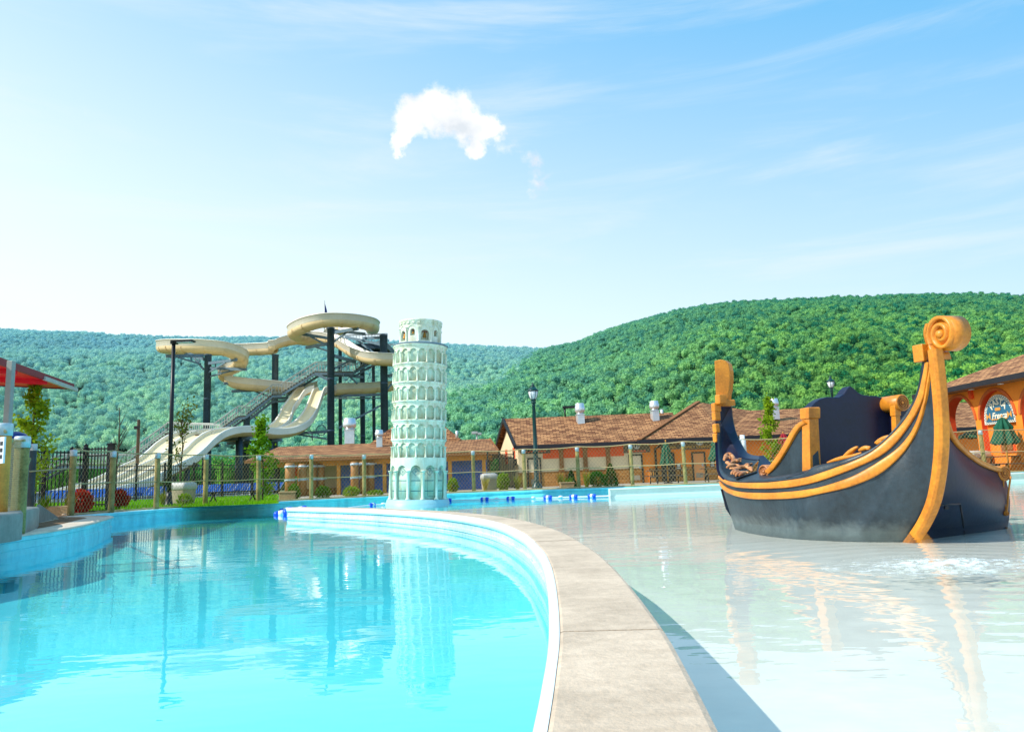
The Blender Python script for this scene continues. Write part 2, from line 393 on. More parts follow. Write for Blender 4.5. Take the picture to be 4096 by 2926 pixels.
# ---------------------------------------------------------------- dividing wall
cl=[(-.6,-5),(-.15,-2.5),(.05,0),(.21,1.63),(.25,2.06),(.3,2.72),(.345,3.9),(.355,4.9),(.33,5.75),(.2,7.5),(-.2,9.8),(-1.05,12.3),(-2.3,14.7),(-3.5,16.5),(-5.75,19.35)]
cl=resample(crom([V((x,y,0)) for x,y in cl],8),160)
def nrm(i):
    d=cl[min(i+1,159)]-cl[max(i-1,0)]; return V((d.y,-d.x,0)).normalized()
CN=[nrm(i) for i in range(160)]
dw=thing('pool_wall','curving dividing wall with beige concrete coping between the cyan pool and the wading pool','pool wall',(0,4,0))
def sect(pts,i0=0,i1=159): return [[cl[i]+CN[i]*o+V((0,0,z)) for i in range(i0,i1+1)] for o,z in pts]
tot=[0]
for a,b in zip(cl,cl[1:]): tot.append(tot[-1]+(b-a).length)
import bisect
y1=[i for i in range(160) if cl[i].y>=2.62][0]; ph=tot[y1]
cuts=[]; s=ph-1.83*5
while s<tot[-1]:
    if s>0: cuts.append(s)
    s+=1.83
cuts=[0]+cuts+[tot[-1]]
def cpoint(s):
    j=min(158,max(0,bisect.bisect(tot,s)-1)); f=(s-tot[j])/(tot[j+1]-tot[j]); return cl[j].lerp(cl[j+1],f),CN[j].lerp(CN[j+1],f).normalized()
for a,b in zip(cuts,cuts[1:]):
    if b-a<.05: continue
    n=10; P=[cpoint(a+.009+(b-a-.018)*k/n) for k in range(n+1)]
    dz=rnd.uniform(-.002,.002)
    prof=[(-.165,.3),(-.165,.4),(-.155,.403),(.17,.403),(.185,.398),(.19,.385),(.19,.32),(.17,.3)]
    mm=MB(); rows=[[p+q*o+V((0,0,z+dz)) for o,z in prof] for p,q in P]
    mm.loft(rows,sm=False); mm.add(rows[0],[tuple(range(len(prof)))]); mm.add(rows[-1],[tuple(range(len(prof)))])
    mm.build('coping_slab',conc,dw)
mm=MB(); mm.loft(sect([(-.15,.3),(-.19,.3),(-.205,.32),(-.208,.36),(-.2,.392),(-.185,.402),(-.167,.4)])); mm.build('white_edge',whitep,dw)
mm=MB(); mm.loft(sect([(-.16,.31),(-.16,.22),(-.185,.21),(-.185,.17),(-.16,.16),(-.165,-.9)]),sm=False); mm.build('tile_face',tilew,dw,uv=True)
mm=MB(); mm.loft(sect([(.165,.31),(.165,-.3)])); mm.build('wall_face',wadep,dw)
mm=MB(); e=cl[-1]; n=CN[-1]; mm.quad(e-n*.2+V((0,0,.4)),e+n*.185+V((0,0,.4)),e+n*.165+V((0,0,-.13)),e-n*.165+V((0,0,-.13))); mm.build('end_cap',whitep,dw)
# ---------------------------------------------------------------- pool floors and water
div=[p.copy() for p in cl]+[V((-4.6,22,0)),V((-1.,25.2,0)),V((3.2,26.7,0)),V((10,28.2,0)),V((30,28.5,0)),V((44,28.5,0))]
dz_=lambda p: -.13+.11*min(1,max(0,(p.y-7)/12))
m=MB(); m.loft([[V((-45,p.y,dz_(p))) for p in div[:160]],[p+V((0,0,dz_(p))) for p in div[:160]]],sm=False); m.loft([[V((-45,y,-.02)) for y in (div[159].y,33)],[V((div[159].x,y,-.02)) for y in (div[159].y,33)]],sm=False)
m.loft([[p+V((0,0,-.02)) for p in div[159:]],[V((p.x,33,-.02)) for p in div[159:]]],sm=False)
m.build('pool_floor',cyanp,kind='structure')
def wz(p): return .0-.001*max(0,p.y-10)
m=MB(); m.loft([[p+V((0,0,wz(p))) for p in div],[V((44,p.y-.001*i,wz(p))) for i,p in enumerate(div)]],sm=False); m.build('pool_floor',wadep,kind='structure')
m=MB(); m.loft([[p+V((0,0,wz(p)-.002)) for p in div[159:]],[p+V((0,0,-.13)) for p in div[159:]]],sm=False); m.build('pool_floor',bluep,kind='structure')
BUB=atz(1205,714,.12)
def watermat(name,tint,rip):
    m,nt,out=newmat(name); p=pos(nt)
    a=noisef(nt,scl(nt,p,(.45,1.1,1)),1.1,3,.5,.3); b=noisef(nt,scl(nt,p,(1,1.9,1)),3.6,2,.5)
    h=math_(nt,'ADD',math_(nt,'MULTIPLY',a,1.),math_(nt,'MULTIPLY',b,.22))
    if rip:
        d=nd(nt,'ShaderNodeVectorMath',{0:p,1:tuple(BUB)},operation='DISTANCE').outputs['Value']
        wv=math_(nt,'SINE',math_(nt,'ADD',math_(nt,'MULTIPLY',d,22.),math_(nt,'MULTIPLY',noisef(nt,p,1.4,2),5.)))
        h=math_(nt,'ADD',h,math_(nt,'MULTIPLY',wv,maprange(nt,d,.2,4.5,.09,0.)))
    nrm=bumpn(nt,h,rip and .075 or .045,.12)
    inc=nd(nt,'ShaderNodeNewGeometry').outputs['Incoming']
    co=math_(nt,'ABSOLUTE',nd(nt,'ShaderNodeVectorMath',{0:inc,1:nrm},operation='DOT_PRODUCT').outputs['Value'])
    fr=math_(nt,'MULTIPLY_ADD',math_(nt,'POWER',math_(nt,'SUBTRACT',1.,co),5.),rip and .8 or .97,.025)
    gl=nd(nt,'ShaderNodeBsdfGlossy',{'Color':(.93,.98,1,1),'Roughness':.015,'Normal':nrm})
    tr=nd(nt,'ShaderNodeBsdfTransparent',{'Color':tint})
    ms=nd(nt,'ShaderNodeMixShader',{0:fr,1:tr.outputs[0],2:gl.outputs[0]})
    nt.links.new(ms.outputs[0],out.inputs[0]); return m
wat1=watermat('deep_pool_water',(.78,.98,1,1),False); wat2=watermat('wading_pool_water',(1,1,.985,1),True)
m=MB(); m.loft([[V((-44,p.y,0)) for p in div[:160]],div[:160]],sm=False); m.loft([[V((-44,y,0)) for y in (div[159].y,33)],[V((div[159].x,y,0)) for y in (div[159].y,33)]],sm=False)
m.loft([div[159:],[V((p.x,33.,0)) for p in div[159:]]],sm=False)
m.build('pool_water',wat1,kind='structure',recalc=False,up=True).location.z=.12
m=MB(); m.loft([div,[V((44,p.y-.001*i,0)) for i,p in enumerate(div)]],sm=False); m.build('wading_pool_water',wat2,kind='structure',recalc=False,up=True).location.z=.12
# bubbling water jet
def foammat():
    m,nt,out=newmat('water_foam'); p=pos(nt)
    d=nd(nt,'ShaderNodeVectorMath',{0:nd(nt,'ShaderNodeVectorMath',{0:p,1:(BUB.x,BUB.y,0)},operation='SUBTRACT').outputs[0],1:(.62,1,0)},operation='MULTIPLY').outputs[0]
    ln=nd(nt,'ShaderNodeVectorMath',{0:d},operation='LENGTH').outputs['Value']
    n=math_(nt,'ADD',noisef(nt,scl(nt,p,(1,1.6,1)),9.,6,.7,.6),math_(nt,'MULTIPLY',ln,-.22))
    f=maprange(nt,n,.43,.56)
    b=nd(nt,'ShaderNodeBsdfPrincipled',{'Base Color':lin('#eef6f6'),'Roughness':.35}); t=nt.nodes.new('ShaderNodeBsdfTransparent')
    nt.links.new(nd(nt,'ShaderNodeMixShader',{0:f,1:t.outputs[0],2:b.outputs[0]}).outputs[0],out.inputs[0]); return m
fo=foammat(); m=MB(); rows=[]
for k in range(26):
    r=.72*(k/25)**1.1+.002; rows.append([BUB+V((math.cos(a)*r*1.4,math.sin(a)*r,.004+(1-r/.73)*(.012+.06*abs(noise.noise(V((math.cos(a)*r*6,math.sin(a)*r*9,2))))))) for a in [2*PI*j/72 for j in range(72)]])
m.loft(rows,closed=True)
tag(m.build('water_bubbler',fo),'white bubbling water jet breaking the shallow water in front of the gondola','water jet')
# white ledge wall in the wading pool
LA=aty(770,617.5,26.6); B=V((7.3,26.6,.4)); Cc=V((16,27,.4)); D=V((36,27.6,.4))
bt=thing('ledge_wall','long white and pale blue ledge wall standing in the water before the rope fence','pool wall',(LA.x,26.6,0))
m=MB(); w0=[V((LA.x,26.6,0)),V((8,26.6,0)),V((16,26.8,0)),V((36,27.4,0))]
pf=[(0,-.9),(0,.16),(.02,.17),(.02,.37),(-.03,.38),(-.03,.41),(.0,.42),(.5,.42),(.5,-.9)]
rows=[[p+V((0,o,z)) for o,z in pf] for p in w0]; m.loft(rows,sm=False); m.add(rows[0],[tuple(range(len(pf)))]); m.build('wall_body',M('ledge_paint','#c8f2f2',.45,.08,.8,.03,10),bt)
m=MB(); pf=[(-.05,.39),(-.05,.43),(.08,.43),(.08,.42)]; rows=[[p+V((-.03,o,z)) for o,z in pf] for p in w0]; m.loft(rows,sm=False); m.bar(w0[0]+V((-.02,-.03,-.4)),w0[0]+V((-.02,-.03,.4)),.05,.04); m.build('white_edge',whitep,bt)
# ---------------------------------------------------------------- hills and forest
def hill(name,prof,yr,yf,mat,x0,x1,n,zfoot=.2,pw=.9):
    m=MB(); rows=[]
    T=[i/26 for i in range(27)]+[1.06,1.15,1.3]
    for t in T:
        row=[]
        for k in range(n+1):
            x=x0+(x1-x0)*k/n; top=aty(x,interp(x,prof),yr); Y=yf+(yr-yf)*t
            s=t if t<=1 else 1-(t-1)*.6
            z=zfoot+(top.z-zfoot)*(max(0,s)**pw)
            px=top.x*Y/yr
            z+= (noise.noise(V((px*.008,Y*.006,3.1)))*14+noise.noise(V((px*.022,Y*.014,9.)))*6)*min(1,t*3)*(1-.75*max(0,t-.4)/.6 if t<1 else .3)
            row.append(V((px,Y,max(z,-.5) if t>.0 else -.5)))
        rows.append(row)
    m.loft(rows); return m.build(name,mat,kind='structure')
hm=M('hill_soil','#1d3a1e',.95,.3,.02,.0,1)
LP=[(-500,424),(-150,419),(0,420),(60,423),(150,428),(200,429),(330,432),(480,437),(590,441),(690,446),(800,440),(1000,430),(1500,430),(1900,430)]
RP=[(100,600),(300,556),(450,512),(560,480),(640,456),(690,446),(735,438),(760,424),(800,412),(850,398),(900,389),(1000,383),(1100,379),(1200,376),(1293,381),(1500,395),(2000,400)]
hl=hill('hill',LP,900,300,hm,-500,1700,70)
hr=hill('hill',RP,860,230,hm,100,1900,60,pw=.95)
def tree_template(seed,n,leafsz,mat,wide=.5,clump=7):
    r=random.Random(seed); m=MB(); blobs=[]
    for k in range(clump):
        a=r.uniform(0,2*PI); q=r.uniform(.0,wide*.62); z=r.uniform(.32,.82); blobs.append((V((math.cos(a)*q,math.sin(a)*q,z)),r.uniform(.17,.28)*(1.1-.4*abs(z-.5))))
    blobs.append((V((0,0,.62)),.3))
    for c,b in blobs:
        m.lathe([(.0005,-b*.75),(b*.55,-b*.5),(b*.75,0),(b*.55,b*.5),(.0005,b*.72)],c,6)
        for k in range(n//len(blobs)):
            d=V((r.gauss(0,1),r.gauss(0,1),r.gauss(.25,1))).normalized(); p=c+d*b*r.uniform(.75,1.12)
            t=d.orthogonal().normalized(); t=(t*math.cos(k)+d.cross(t)*math.sin(k)+d*r.uniform(-.2,.7)).normalized()
            m.leaf(p,t,d+V((r.gauss(0,.4),r.gauss(0,.4),r.gauss(0,.4))),leafsz*r.uniform(.3,.6),leafsz*r.uniform(.7,1.3))
    me=bpy.data.meshes.new('tree_shape'); me.from_pydata(m.v,[],m.f); me.materials.append(mat)
    return bpy.data.objects.new('tree_shape',me)
def forest(name,label,surf,dens,smin,smax,mat,seed,n=330,lf=.1,cut=None):
    me=surf.data.copy(); me.name=name
    if cut:
        bm=bmesh.new(); bm.from_mesh(me); bmesh.ops.delete(bm,geom=[f for f in bm.faces if not cut(f.calc_center_median())],context='FACES'); bm.to_mesh(me); bm.free()
    o=bpy.data.objects.new(name,me); col.objects.link(o); tag(o,label,'forest',None,'stuff')
    ng=bpy.data.node_groups.new(name,'GeometryNodeTree')
    ng.interface.new_socket('Geometry',in_out='INPUT',socket_type='NodeSocketGeometry'); ng.interface.new_socket('Geometry',in_out='OUTPUT',socket_type='NodeSocketGeometry')
    gi=ng.nodes.new('NodeGroupInput'); go=ng.nodes.new('NodeGroupOutput')
    dp=nd(ng,'GeometryNodeDistributePointsOnFaces',{'Mesh':gi.outputs[0],'Density':dens,'Seed':seed})
    jn=ng.nodes.new('GeometryNodeJoinGeometry')
    for k in range(5):
        t=tree_template(seed*10+k,n,lf,mat)
        oi=ng.nodes.new('GeometryNodeObjectInfo'); oi.inputs['Object'].default_value=t; oi.inputs['As Instance'].default_value=True
        ng.links.new(oi.outputs['Geometry'],jn.inputs[0])
    rv=nd(ng,'FunctionNodeRandomValue',{2:smin,3:smax,'Seed':seed},data_type='FLOAT')
    rr=nd(ng,'FunctionNodeRandomValue',{0:(0,0,0),1:(.12,.12,6.28),'Seed':seed+3},data_type='FLOAT_VECTOR')
    ip=nd(ng,'GeometryNodeInstanceOnPoints',{'Points':dp.outputs['Points'],'Instance':jn.outputs[0],'Pick Instance':True,'Rotation':rr.outputs[0],'Scale':rv.outputs[1]})
    ng.links.new(ip.outputs[0],go.inputs[0])
    md=o.modifiers.new('scatter','NODES'); md.node_group=ng; return o
def hazeleaf(name,c,c2,haze,h0,h1,z0,z1,side=False,airglow=.03):  # aerial haze painted into the leaf colour by height and side
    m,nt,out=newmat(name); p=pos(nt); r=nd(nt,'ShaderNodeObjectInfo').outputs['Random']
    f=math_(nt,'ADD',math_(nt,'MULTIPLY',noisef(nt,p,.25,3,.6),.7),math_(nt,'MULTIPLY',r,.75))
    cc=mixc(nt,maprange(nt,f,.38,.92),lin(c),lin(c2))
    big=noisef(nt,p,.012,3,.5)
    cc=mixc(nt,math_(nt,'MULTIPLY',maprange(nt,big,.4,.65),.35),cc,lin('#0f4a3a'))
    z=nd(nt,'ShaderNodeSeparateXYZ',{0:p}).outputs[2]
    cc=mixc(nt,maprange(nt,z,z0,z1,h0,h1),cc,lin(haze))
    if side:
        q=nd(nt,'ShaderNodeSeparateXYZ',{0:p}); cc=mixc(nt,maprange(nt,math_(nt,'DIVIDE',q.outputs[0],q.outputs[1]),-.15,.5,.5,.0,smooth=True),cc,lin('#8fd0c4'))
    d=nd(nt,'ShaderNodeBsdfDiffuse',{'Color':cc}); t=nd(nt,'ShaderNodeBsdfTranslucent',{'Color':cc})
    ms=nd(nt,'ShaderNodeMixShader',{0:.35,1:d.outputs[0],2:t.outputs[0]}); em=nd(nt,'ShaderNodeEmission',{'Color':lin(haze),'Strength':airglow})  # faint leaf emission added to imitate airlight over the distant hills
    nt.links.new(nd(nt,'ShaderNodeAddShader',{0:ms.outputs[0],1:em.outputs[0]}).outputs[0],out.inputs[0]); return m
fl=hazeleaf('far_forest_leaf','#3a9a4a','#c4e870','#94cadc',.36,.78,5,170,airglow=.08)
fr_=hazeleaf('near_forest_leaf','#1c7236','#a4d450','#3f9a90',.05,.6,5,190,side=True,airglow=.03)
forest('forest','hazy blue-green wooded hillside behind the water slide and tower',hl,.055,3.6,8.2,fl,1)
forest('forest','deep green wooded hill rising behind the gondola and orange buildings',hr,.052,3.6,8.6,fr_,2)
# flat belt of bright trees at the foot of the hills
m=MB(); rows=[]
for Y in (140,160,200,260,310): rows.append([V((x*Y/200,Y,.2)) for x in range(-260,261,20)])
m.loft(rows); belt=m.build('valley_floor',hm,kind='structure')
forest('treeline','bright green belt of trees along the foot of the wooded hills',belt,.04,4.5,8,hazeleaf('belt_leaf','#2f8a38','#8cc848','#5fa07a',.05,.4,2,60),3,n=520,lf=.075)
# ---------------------------------------------------------------- leaning tower
tc=aty(528,638,28.); TX=tc.x; TY=27.9
# every tier is an arcade: recessed drum, arch band, free columns
tw=thing('leaning_tower','pale mint model of a leaning bell tower standing in the pool on a round plinth','tower',(TX,TY,0),local=True)
tw.rotation_euler=(0,R(2.0),R(2))
m=MB(); m.lathe([(1.2,-.9),(1.2,.15),(1.17,.17),(1.15,.26),(1.12,.285),(0,.29)],n=64); m.build('plinth',M('plinth_paint','#a9dbe4',.45,.08,1.,.03,10),tw)
def arcade(z0,z1,ri,ro,nb,half,spring,a_off=0.):
    band=MB(); A=2*PI/nb
    for b in range(nb):
        a=b*A+a_off; xs=[-A/2*ro]+[-half*math.cos(PI*k/10) for k in range(11)]+[A/2*ro]
        zs=[spring]+[spring+math.sqrt(max(0,half*half-x*x)) for x in xs[1:-1]]+[spring]
        lo=[];hi=[];li=[]
        for x,z in zip(xs,zs):
            t=a+x/ro; c,s=math.cos(t),math.sin(t)
            lo.append(V((ro*c,ro*s,z))); hi.append(V((ro*c,ro*s,z1))); li.append(V((ri*c,ri*s,z)))
        band.loft([li,lo,hi],sm=False)
    return band
def column(a,r,z0,z1,w):
    m=MB(); c=(r*math.cos(a),r*math.sin(a),0); h=z1-z0
    m.lathe([(w*1.7,z0),(w*1.7,z0+h*.025),(w*1.3,z0+h*.05),(w*1.05,z0+h*.07),(w*.9,z1-h*.12),(w*1.1,z1-h*.11),(w*1.0,z1-h*.09),(w*1.5,z1-h*.045),(w*1.8,z1-h*.04),(w*1.8,z1)],c,10); return m
# base tier
R0=1.035
bt_=MB(); bt_.lathe([(R0-.07,.29),(R0-.07,1.5)],n=72); base=bt_.build('base_tier',toweri,tw)
ar=arcade(.29,1.80,R0-.07,R0,12,.185,1.33); ar.lathe([(R0,1.80),(R0-.12,1.80)],n=72); ar.build('arch_band',towerm,base)
for k in range(12):
    a=2*PI*(k+.5)/12; column(a,R0-.005,.29,1.335,.054).build('column',towerm,base)
# inlaid diamonds and stripes in each bay
for k in range(12):
    a=2*PI*k/12; c=V((math.cos(a),math.sin(a),0)); t=V((-math.sin(a),math.cos(a),0)); o=c*(R0-.064)+V((0,0,1.29)); d=MB()
    def sq(u,v,s,rot=True):
        pts=[(s,0),(0,s),(-s,0),(0,-s)] if rot else [(s,s),(-s,s),(-s,-s),(s,-s)]
        d.quad(*[o+t*(u+x)-c*((u+x)**2*.5)+V((0,0,v+y)) for x,y in pts])
    for i in range(-4,5):
        for j in range(-4,5):
            if abs(i)+abs(j)==4 or (abs(i)+abs(j)==2) : sq(i*.034,j*.034,.0155 if abs(i)+abs(j)==4 else .012,False)
    sq(0,0,.03)
    d.build('diamond_inlay',towerd,base,recalc=False)
    for z in (.60,.97):
     st_=MB(); st_.loft([[V((math.cos(a+u)*(R0-.066),math.sin(a+u)*(R0-.066),z+h)) for u in [x*.02 for x in range(-9,10)]] for h in (-.014,.014)],sm=True)
     st_.build('inlay_stripe',towerd,base,recalc=False)
# thin seam of the service door on the right
sd=MB(); a=R(-58)
for u,z0,z1 in ((-.13,.42,1.42),(.24,.42,1.42)): sd.bar(V((math.cos(a+u)*(R0+.004),math.sin(a+u)*(R0+.004),z0)),V((math.cos(a+u)*(R0+.004),math.sin(a+u)*(R0+.004),z1)),.008)
for z in (.42,1.42): sd.tube([V((math.cos(a+u)*(R0+.004),math.sin(a+u)*(R0+.004),z)) for u in [-.13+.037*i for i in range(11)]],.004,4)
sd.build('door_seam',blackm,base)
ZT=[1.80,2.48,3.18,3.885,4.59,5.29,6.0]
for t in range(6):
    z0,z1=ZT[t],ZT[t+1]; ro=.985
    g=MB(); g.lathe([(ro-.066,z0),(ro-.066,z1)],n=72); gal=g.build('gallery',toweri,tw)
    b=arcade(z0,z1-.12,ro-.066,ro-.012,18,.128,z0+.40); b.build('arch_band',towerm,gal)
    cn_=MB(); cn_.lathe([(ro-.05,z1-.13),(ro+.0,z1-.125),(ro+.012,z1-.105),(ro+.0,z1-.09),(ro+.02,z1-.07),(ro+.05,z1-.045),(ro+.055,z1-.02),(ro+.04,z1),(ro-.066,z1+.002)],n=72); cn_.build('cornice',towerm,gal)
    for k in range(18): column(2*PI*(k+.5)/18,ro+.012,z0+.004,z0+.415,.033).build('column',towerm,gal)
m=MB(); m.lathe([(1.035,6.0),(1.05,6.01),(1.05,6.03),(1.02,6.06),(.7,6.1),(0,6.1)],n=72); m.build('gallery_roof',steel,tw)
# bell chamber, the drum opened by real arches
rb=.775; bc=MB(); NB=10; zb0,zb1=6.08,6.74
doors={k:(.14 if k%2 else .095) for k in range(NB)}
bell_root=None
drum=MB()
for b in range(NB):
    a=2*PI*b/NB; A=2*PI/NB; h=.165 if b%2==0 else .1; sp=6.4 if b%2==0 else 6.5; zs0=6.16 if b%2==0 else 6.34
    xs=[-A/2*rb]+[-h*math.cos(PI*k/10) for k in range(11)]+[A/2*rb]
    def P(x,z,r=rb): q=a+x/rb; return V((r*math.cos(q),r*math.sin(q),z))
    up=[sp]+[sp+math.sqrt(max(0,h*h-x*x)) for x in xs[1:-1]]+[sp]
    drum.loft([[P(x,z) for x,z in zip(xs,up)],[P(x,zb1) for x in xs]],sm=False)
    drum.loft([[P(x,z) for x,z in zip(xs[1:-1],up[1:-1])],[P(x,z,rb-.16) for x,z in zip(xs[1:-1],up[1:-1])]],sm=False)
    for x0,x1 in ((-A/2*rb,-h),(h,A/2*rb)):
        drum.quad(P(x0,zs0),P(x1,zs0),P(x1,sp),P(x0,sp)); e=-h if x0<0 else h
        drum.quad(P(e,zs0),P(e,sp),P(e,sp,rb-.16),P(e,zs0,rb-.16))
    drum.loft([[P(x,zb0) for x in xs],[P(x,zs0) for x in xs]],sm=False); drum.loft([[P(x,zs0) for x in xs],[P(x,zs0,rb-.16) for x in xs]],sm=False)
drum.lathe([(rb-.165,6.08),(rb-.165,6.74)],n=48)
cham=drum.build('bell_chamber',towerm,tw)
lip=MB(); lip.lathe([(rb,6.72),(rb+.015,6.75),(rb+.015,6.86),(rb+.05,6.9),(rb+.06,6.94),(rb+.055,6.97),(rb-.03,6.97),(rb-.03,6.8),(0,6.8)],n=64)
for k in range(24):
    a=2*PI*k/24; lip.box((math.cos(a)*(rb+.022),math.sin(a)*(rb+.022),6.84),(.05,.1,.07),a)
lip.build('cornice',towerm,cham)
for k in range(NB): column(2*PI*(k+.5)/NB,rb+.012,6.1,6.66,.036).build('column',towerm,cham)
m=arcade(6.5,6.745,rb,rb+.022,NB,.2,6.53,0); m.build('arch_band',towerm,cham)
for b in range(NB):
    a=2*PI*b/NB; c=V((math.cos(a)*(rb-.09),math.sin(a)*(rb-.09),0)); zt=6.5 if b%2==0 else 6.56; s=1.35 if b%2==0 else .8
    be=MB(); be.lathe([(.055*s,zt-.17*s),(.05*s,zt-.155*s),(.036*s,zt-.1*s),(.03*s,zt-.05*s),(.012*s,zt-.03*s),(.008,zt)],c,14); be.build('bell',bellm,cham)
    bm_=MB(); t=V((-math.sin(a),math.cos(a),0)); bm_.bar(c-t*(.12*s)+V((0,0,zt)),c+t*(.12*s)+V((0,0,zt)),.03,.025); bm_.build('beam',darkred,cham)
# ---------------------------------------------------------------- gondola
def z2(zx,zy): return ((2750+1.19*zx)/3.168,(1200+1.19*zy)/3.168)
def G(zx,zy,y): return aty(*z2(zx,zy),y)
def fromA(x,y): return (84+.309*x,487.4+.309*y)      # enlarged view of the ferro end
def fromB(x,y): return (336+.5*x,210+.5*y)           # enlarged view of the seat
SB=V((4.63,9.02,0)); AX=V((-.2,.98,0)); AW=V((.98,.2,0))
def stem(zx,zy):
    v=ray(*z2(zx,zy)); e=V((0,0,EYE)); t=(SB-e).dot(AW)/v.dot(AW); return e+v*t
YT=[(100,12.5),(108,12.3),(133,11.7),(164,11.2),(207,10.75),(269,10.3),(331,9.93),(420,9.52),(536,9.14),(616,8.97),(686,8.86),(736,8.78),(766,8.72),(800,8.62)]
gd=thing('gondola','navy blue gondola with gold bands, a rolled gold prow scroll and a carved high seat','gondola',(4.6,10.5,0))
NC=60
def curve(pts,n=NC): return resample([V((p[0],p[1],0)) for p in crom([V((a,b,0)) for a,b in pts],6)],n)
def lift(c,endp=None,dy=0.):
    out=[]; n=len(c)
    ye=stem(c[-1].x,c[-1].y).y if endp is None else endp
    b=interp(c[-1].x,YT)
    for i,p in enumerate(c):
        s=i/(n-1); out.append(G(p.x,p.y,interp(p.x,YT)+(ye-b)*s**4+dy*(1-s**6)))
    return out
b1t=[(108.7,589)]+[fromA(*p) for p in ((160,380),(260,402),(400,408),(600,405),(800,385),(1000,355))]+[fromB(*p) for p in ((200,750),(400,680),(560,605),(700,490),(800,380),(860,280),(900,180),(920,60))]+[(799,208)]
b1b=[(111,602)]+[fromA(*p) for p in ((180,430),(300,460),(500,472),(700,468),(900,450))]+[fromB(*p) for p in ((200,800),(400,730),(600,640),(720,550),(830,410),(890,310),(925,220),(945,100))]+[(812,208)]
b2t=[(111,608)]+[fromA(*p) for p in ((140,450),(240,490),(350,510),(600,518),(800,508),(1000,488))]+[fromB(*p) for p in ((250,830),(450,760),(640,650),(760,560),(850,450),(905,330),(938,215),(955,100))]+[(815,209)]
b2b=[(114,621)]+[fromA(*p) for p in ((150,500),(260,550),(400,580),(550,588),(800,582),(1000,565))]+[fromB(*p) for p in ((200,885),(400,840),(600,760),(740,650),(830,540),(890,430),(930,300),(955,170))]+[(824,210)]
rimc=[(107,582)]+[fromA(*p) for p in ((150,350),(255,382),(400,393),(700,384),(880,352),(1000,318),(1040,285))]+[fromB(*p) for p in ((180,705),(350,670),(560,590),(700,470),(790,350),(850,250),(888,130),(903,20))]+[(791,208)]
c_rim,c1t,c1b,c2t,c2b=[curve(c) for c in (rimc,b1t,b1b,b2t,b2b)]
wl=curve([(160,770),(200,781),(270,793),(350,802),(450,808),(560,812),(660,813),(745,812)])
WY=[(160,11.89),(350,9.97),(560,9.26),(745,9.02)]
r_rim,r1t,r1b,r2t,r2b=[lift(c) for c in (c_rim,c1t,c1b,c2t,c2b)]
rows=[r_rim,r1t,r1b,r2t,r2b]
for f,(sx,sy) in ((.16,(838,330)),(.32,(845,440)),(.5,(843,545)),(.68,(829,640)),(.85,(797,735))):
    row=[]; e=c2b[-1].lerp(wl[-1],f)
    for i in range(NC):
        s=i/(NC-1); q=c2b[i].lerp(wl[i],f); q=q+(V((sx,sy,0))-e)*s**5
        ya=interp(c2b[i].x,YT)*(1-f)+interp(wl[i].x,WY)*f-.12*math.sin(f*PI)*(1-s)
        ye=stem(sx,sy).y; y=ya*(1-s**5)+ye*s**5
        row.append(G(q.x,q.y,y))
    rows.append(row)
rw=[]
for i,p in enumerate(wl):
    q=atz(*z2(p.x,p.y),0); rw.append(q)
rows.append(rw); rows.append([p.lerp(V((5.2,10.8,p.z)),.04)+V((0,.0,-.03)) for p in rw])
m=MB(); m.loft(rows); hull=m.build('hull',navy,gd)
# far side closing the boat: bulging starboard quarter seen only from elsewhere
SE=V((6.61,10.25,0)); fl_=r_rim[0]
m=MB(); plan=crom([V((fl_.x,fl_.y,0)),V((4.3,13.2,0)),V((5.7,12.6,0)),V((6.5,11.3,0)),SE],8); rows=[]
for h,f in ((1.,1.),(.5,.97),(0,.9),(-.25,.89)):
    rows.append([V((5+(p.x-5)*f,11+(p.y-11)*f,(.62 if h==1. else (.3 if h==.5 else (0.06 if h==0 else -.03))))) for p in plan])
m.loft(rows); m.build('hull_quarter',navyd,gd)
m=MB(); m.loft([[p+V((.05,.06,-.03)) for p in r_rim],[V((p.x*.5+5.6*.5,max(p.y,9.2)*.5+11.*.5,.5)) for p in r_rim]]); m.build('floor',navyd,gd)
def raised(a,b,name,mat,out=.03,par=None):
    n=len(a); rows=[[],[],[],[],[],[]]
    for i in range(n):
        d=(a[min(i+1,n-1)]-a[max(i-1,0)]); u=(a[i]-b[i]); N=d.cross(u).normalized()
        if N.dot(V((-.5,-1,0)))<0: N=-N
        k=out*min(1,(n-1-i)/6+.3)
        rows[0].append(a[i]-N*.02); rows[1].append(a[i]+N*k*.75); rows[2].append(a[i]+N*k-u*.09); rows[3].append(b[i]+N*k+u*.09); rows[4].append(b[i]+N*k*.75); rows[5].append(b[i]-N*.02)
    m=MB(); m.loft(rows); return m.build(name,mat,par or gd)
raised(r1t,r1b,'gold_band',gold); raised(r2t,r2b,'gold_band',gold)
# rounded grey gunwale
m=MB(); inn=[p+V((.09,.1,-.005)) for p in r_rim]
mid=[(p+q)*.5+V((0,0,.03)) for p,q in zip(r_rim,inn)]
low=[p+V((0,0,-.0)) for p in inn]
m.loft([r1t,[p+V((-.012,-.012,.0)) for p in r_rim],mid,inn,[p+V((.02,.02,-.25)) for p in inn]]); m.build('gunwale',navy,gd)
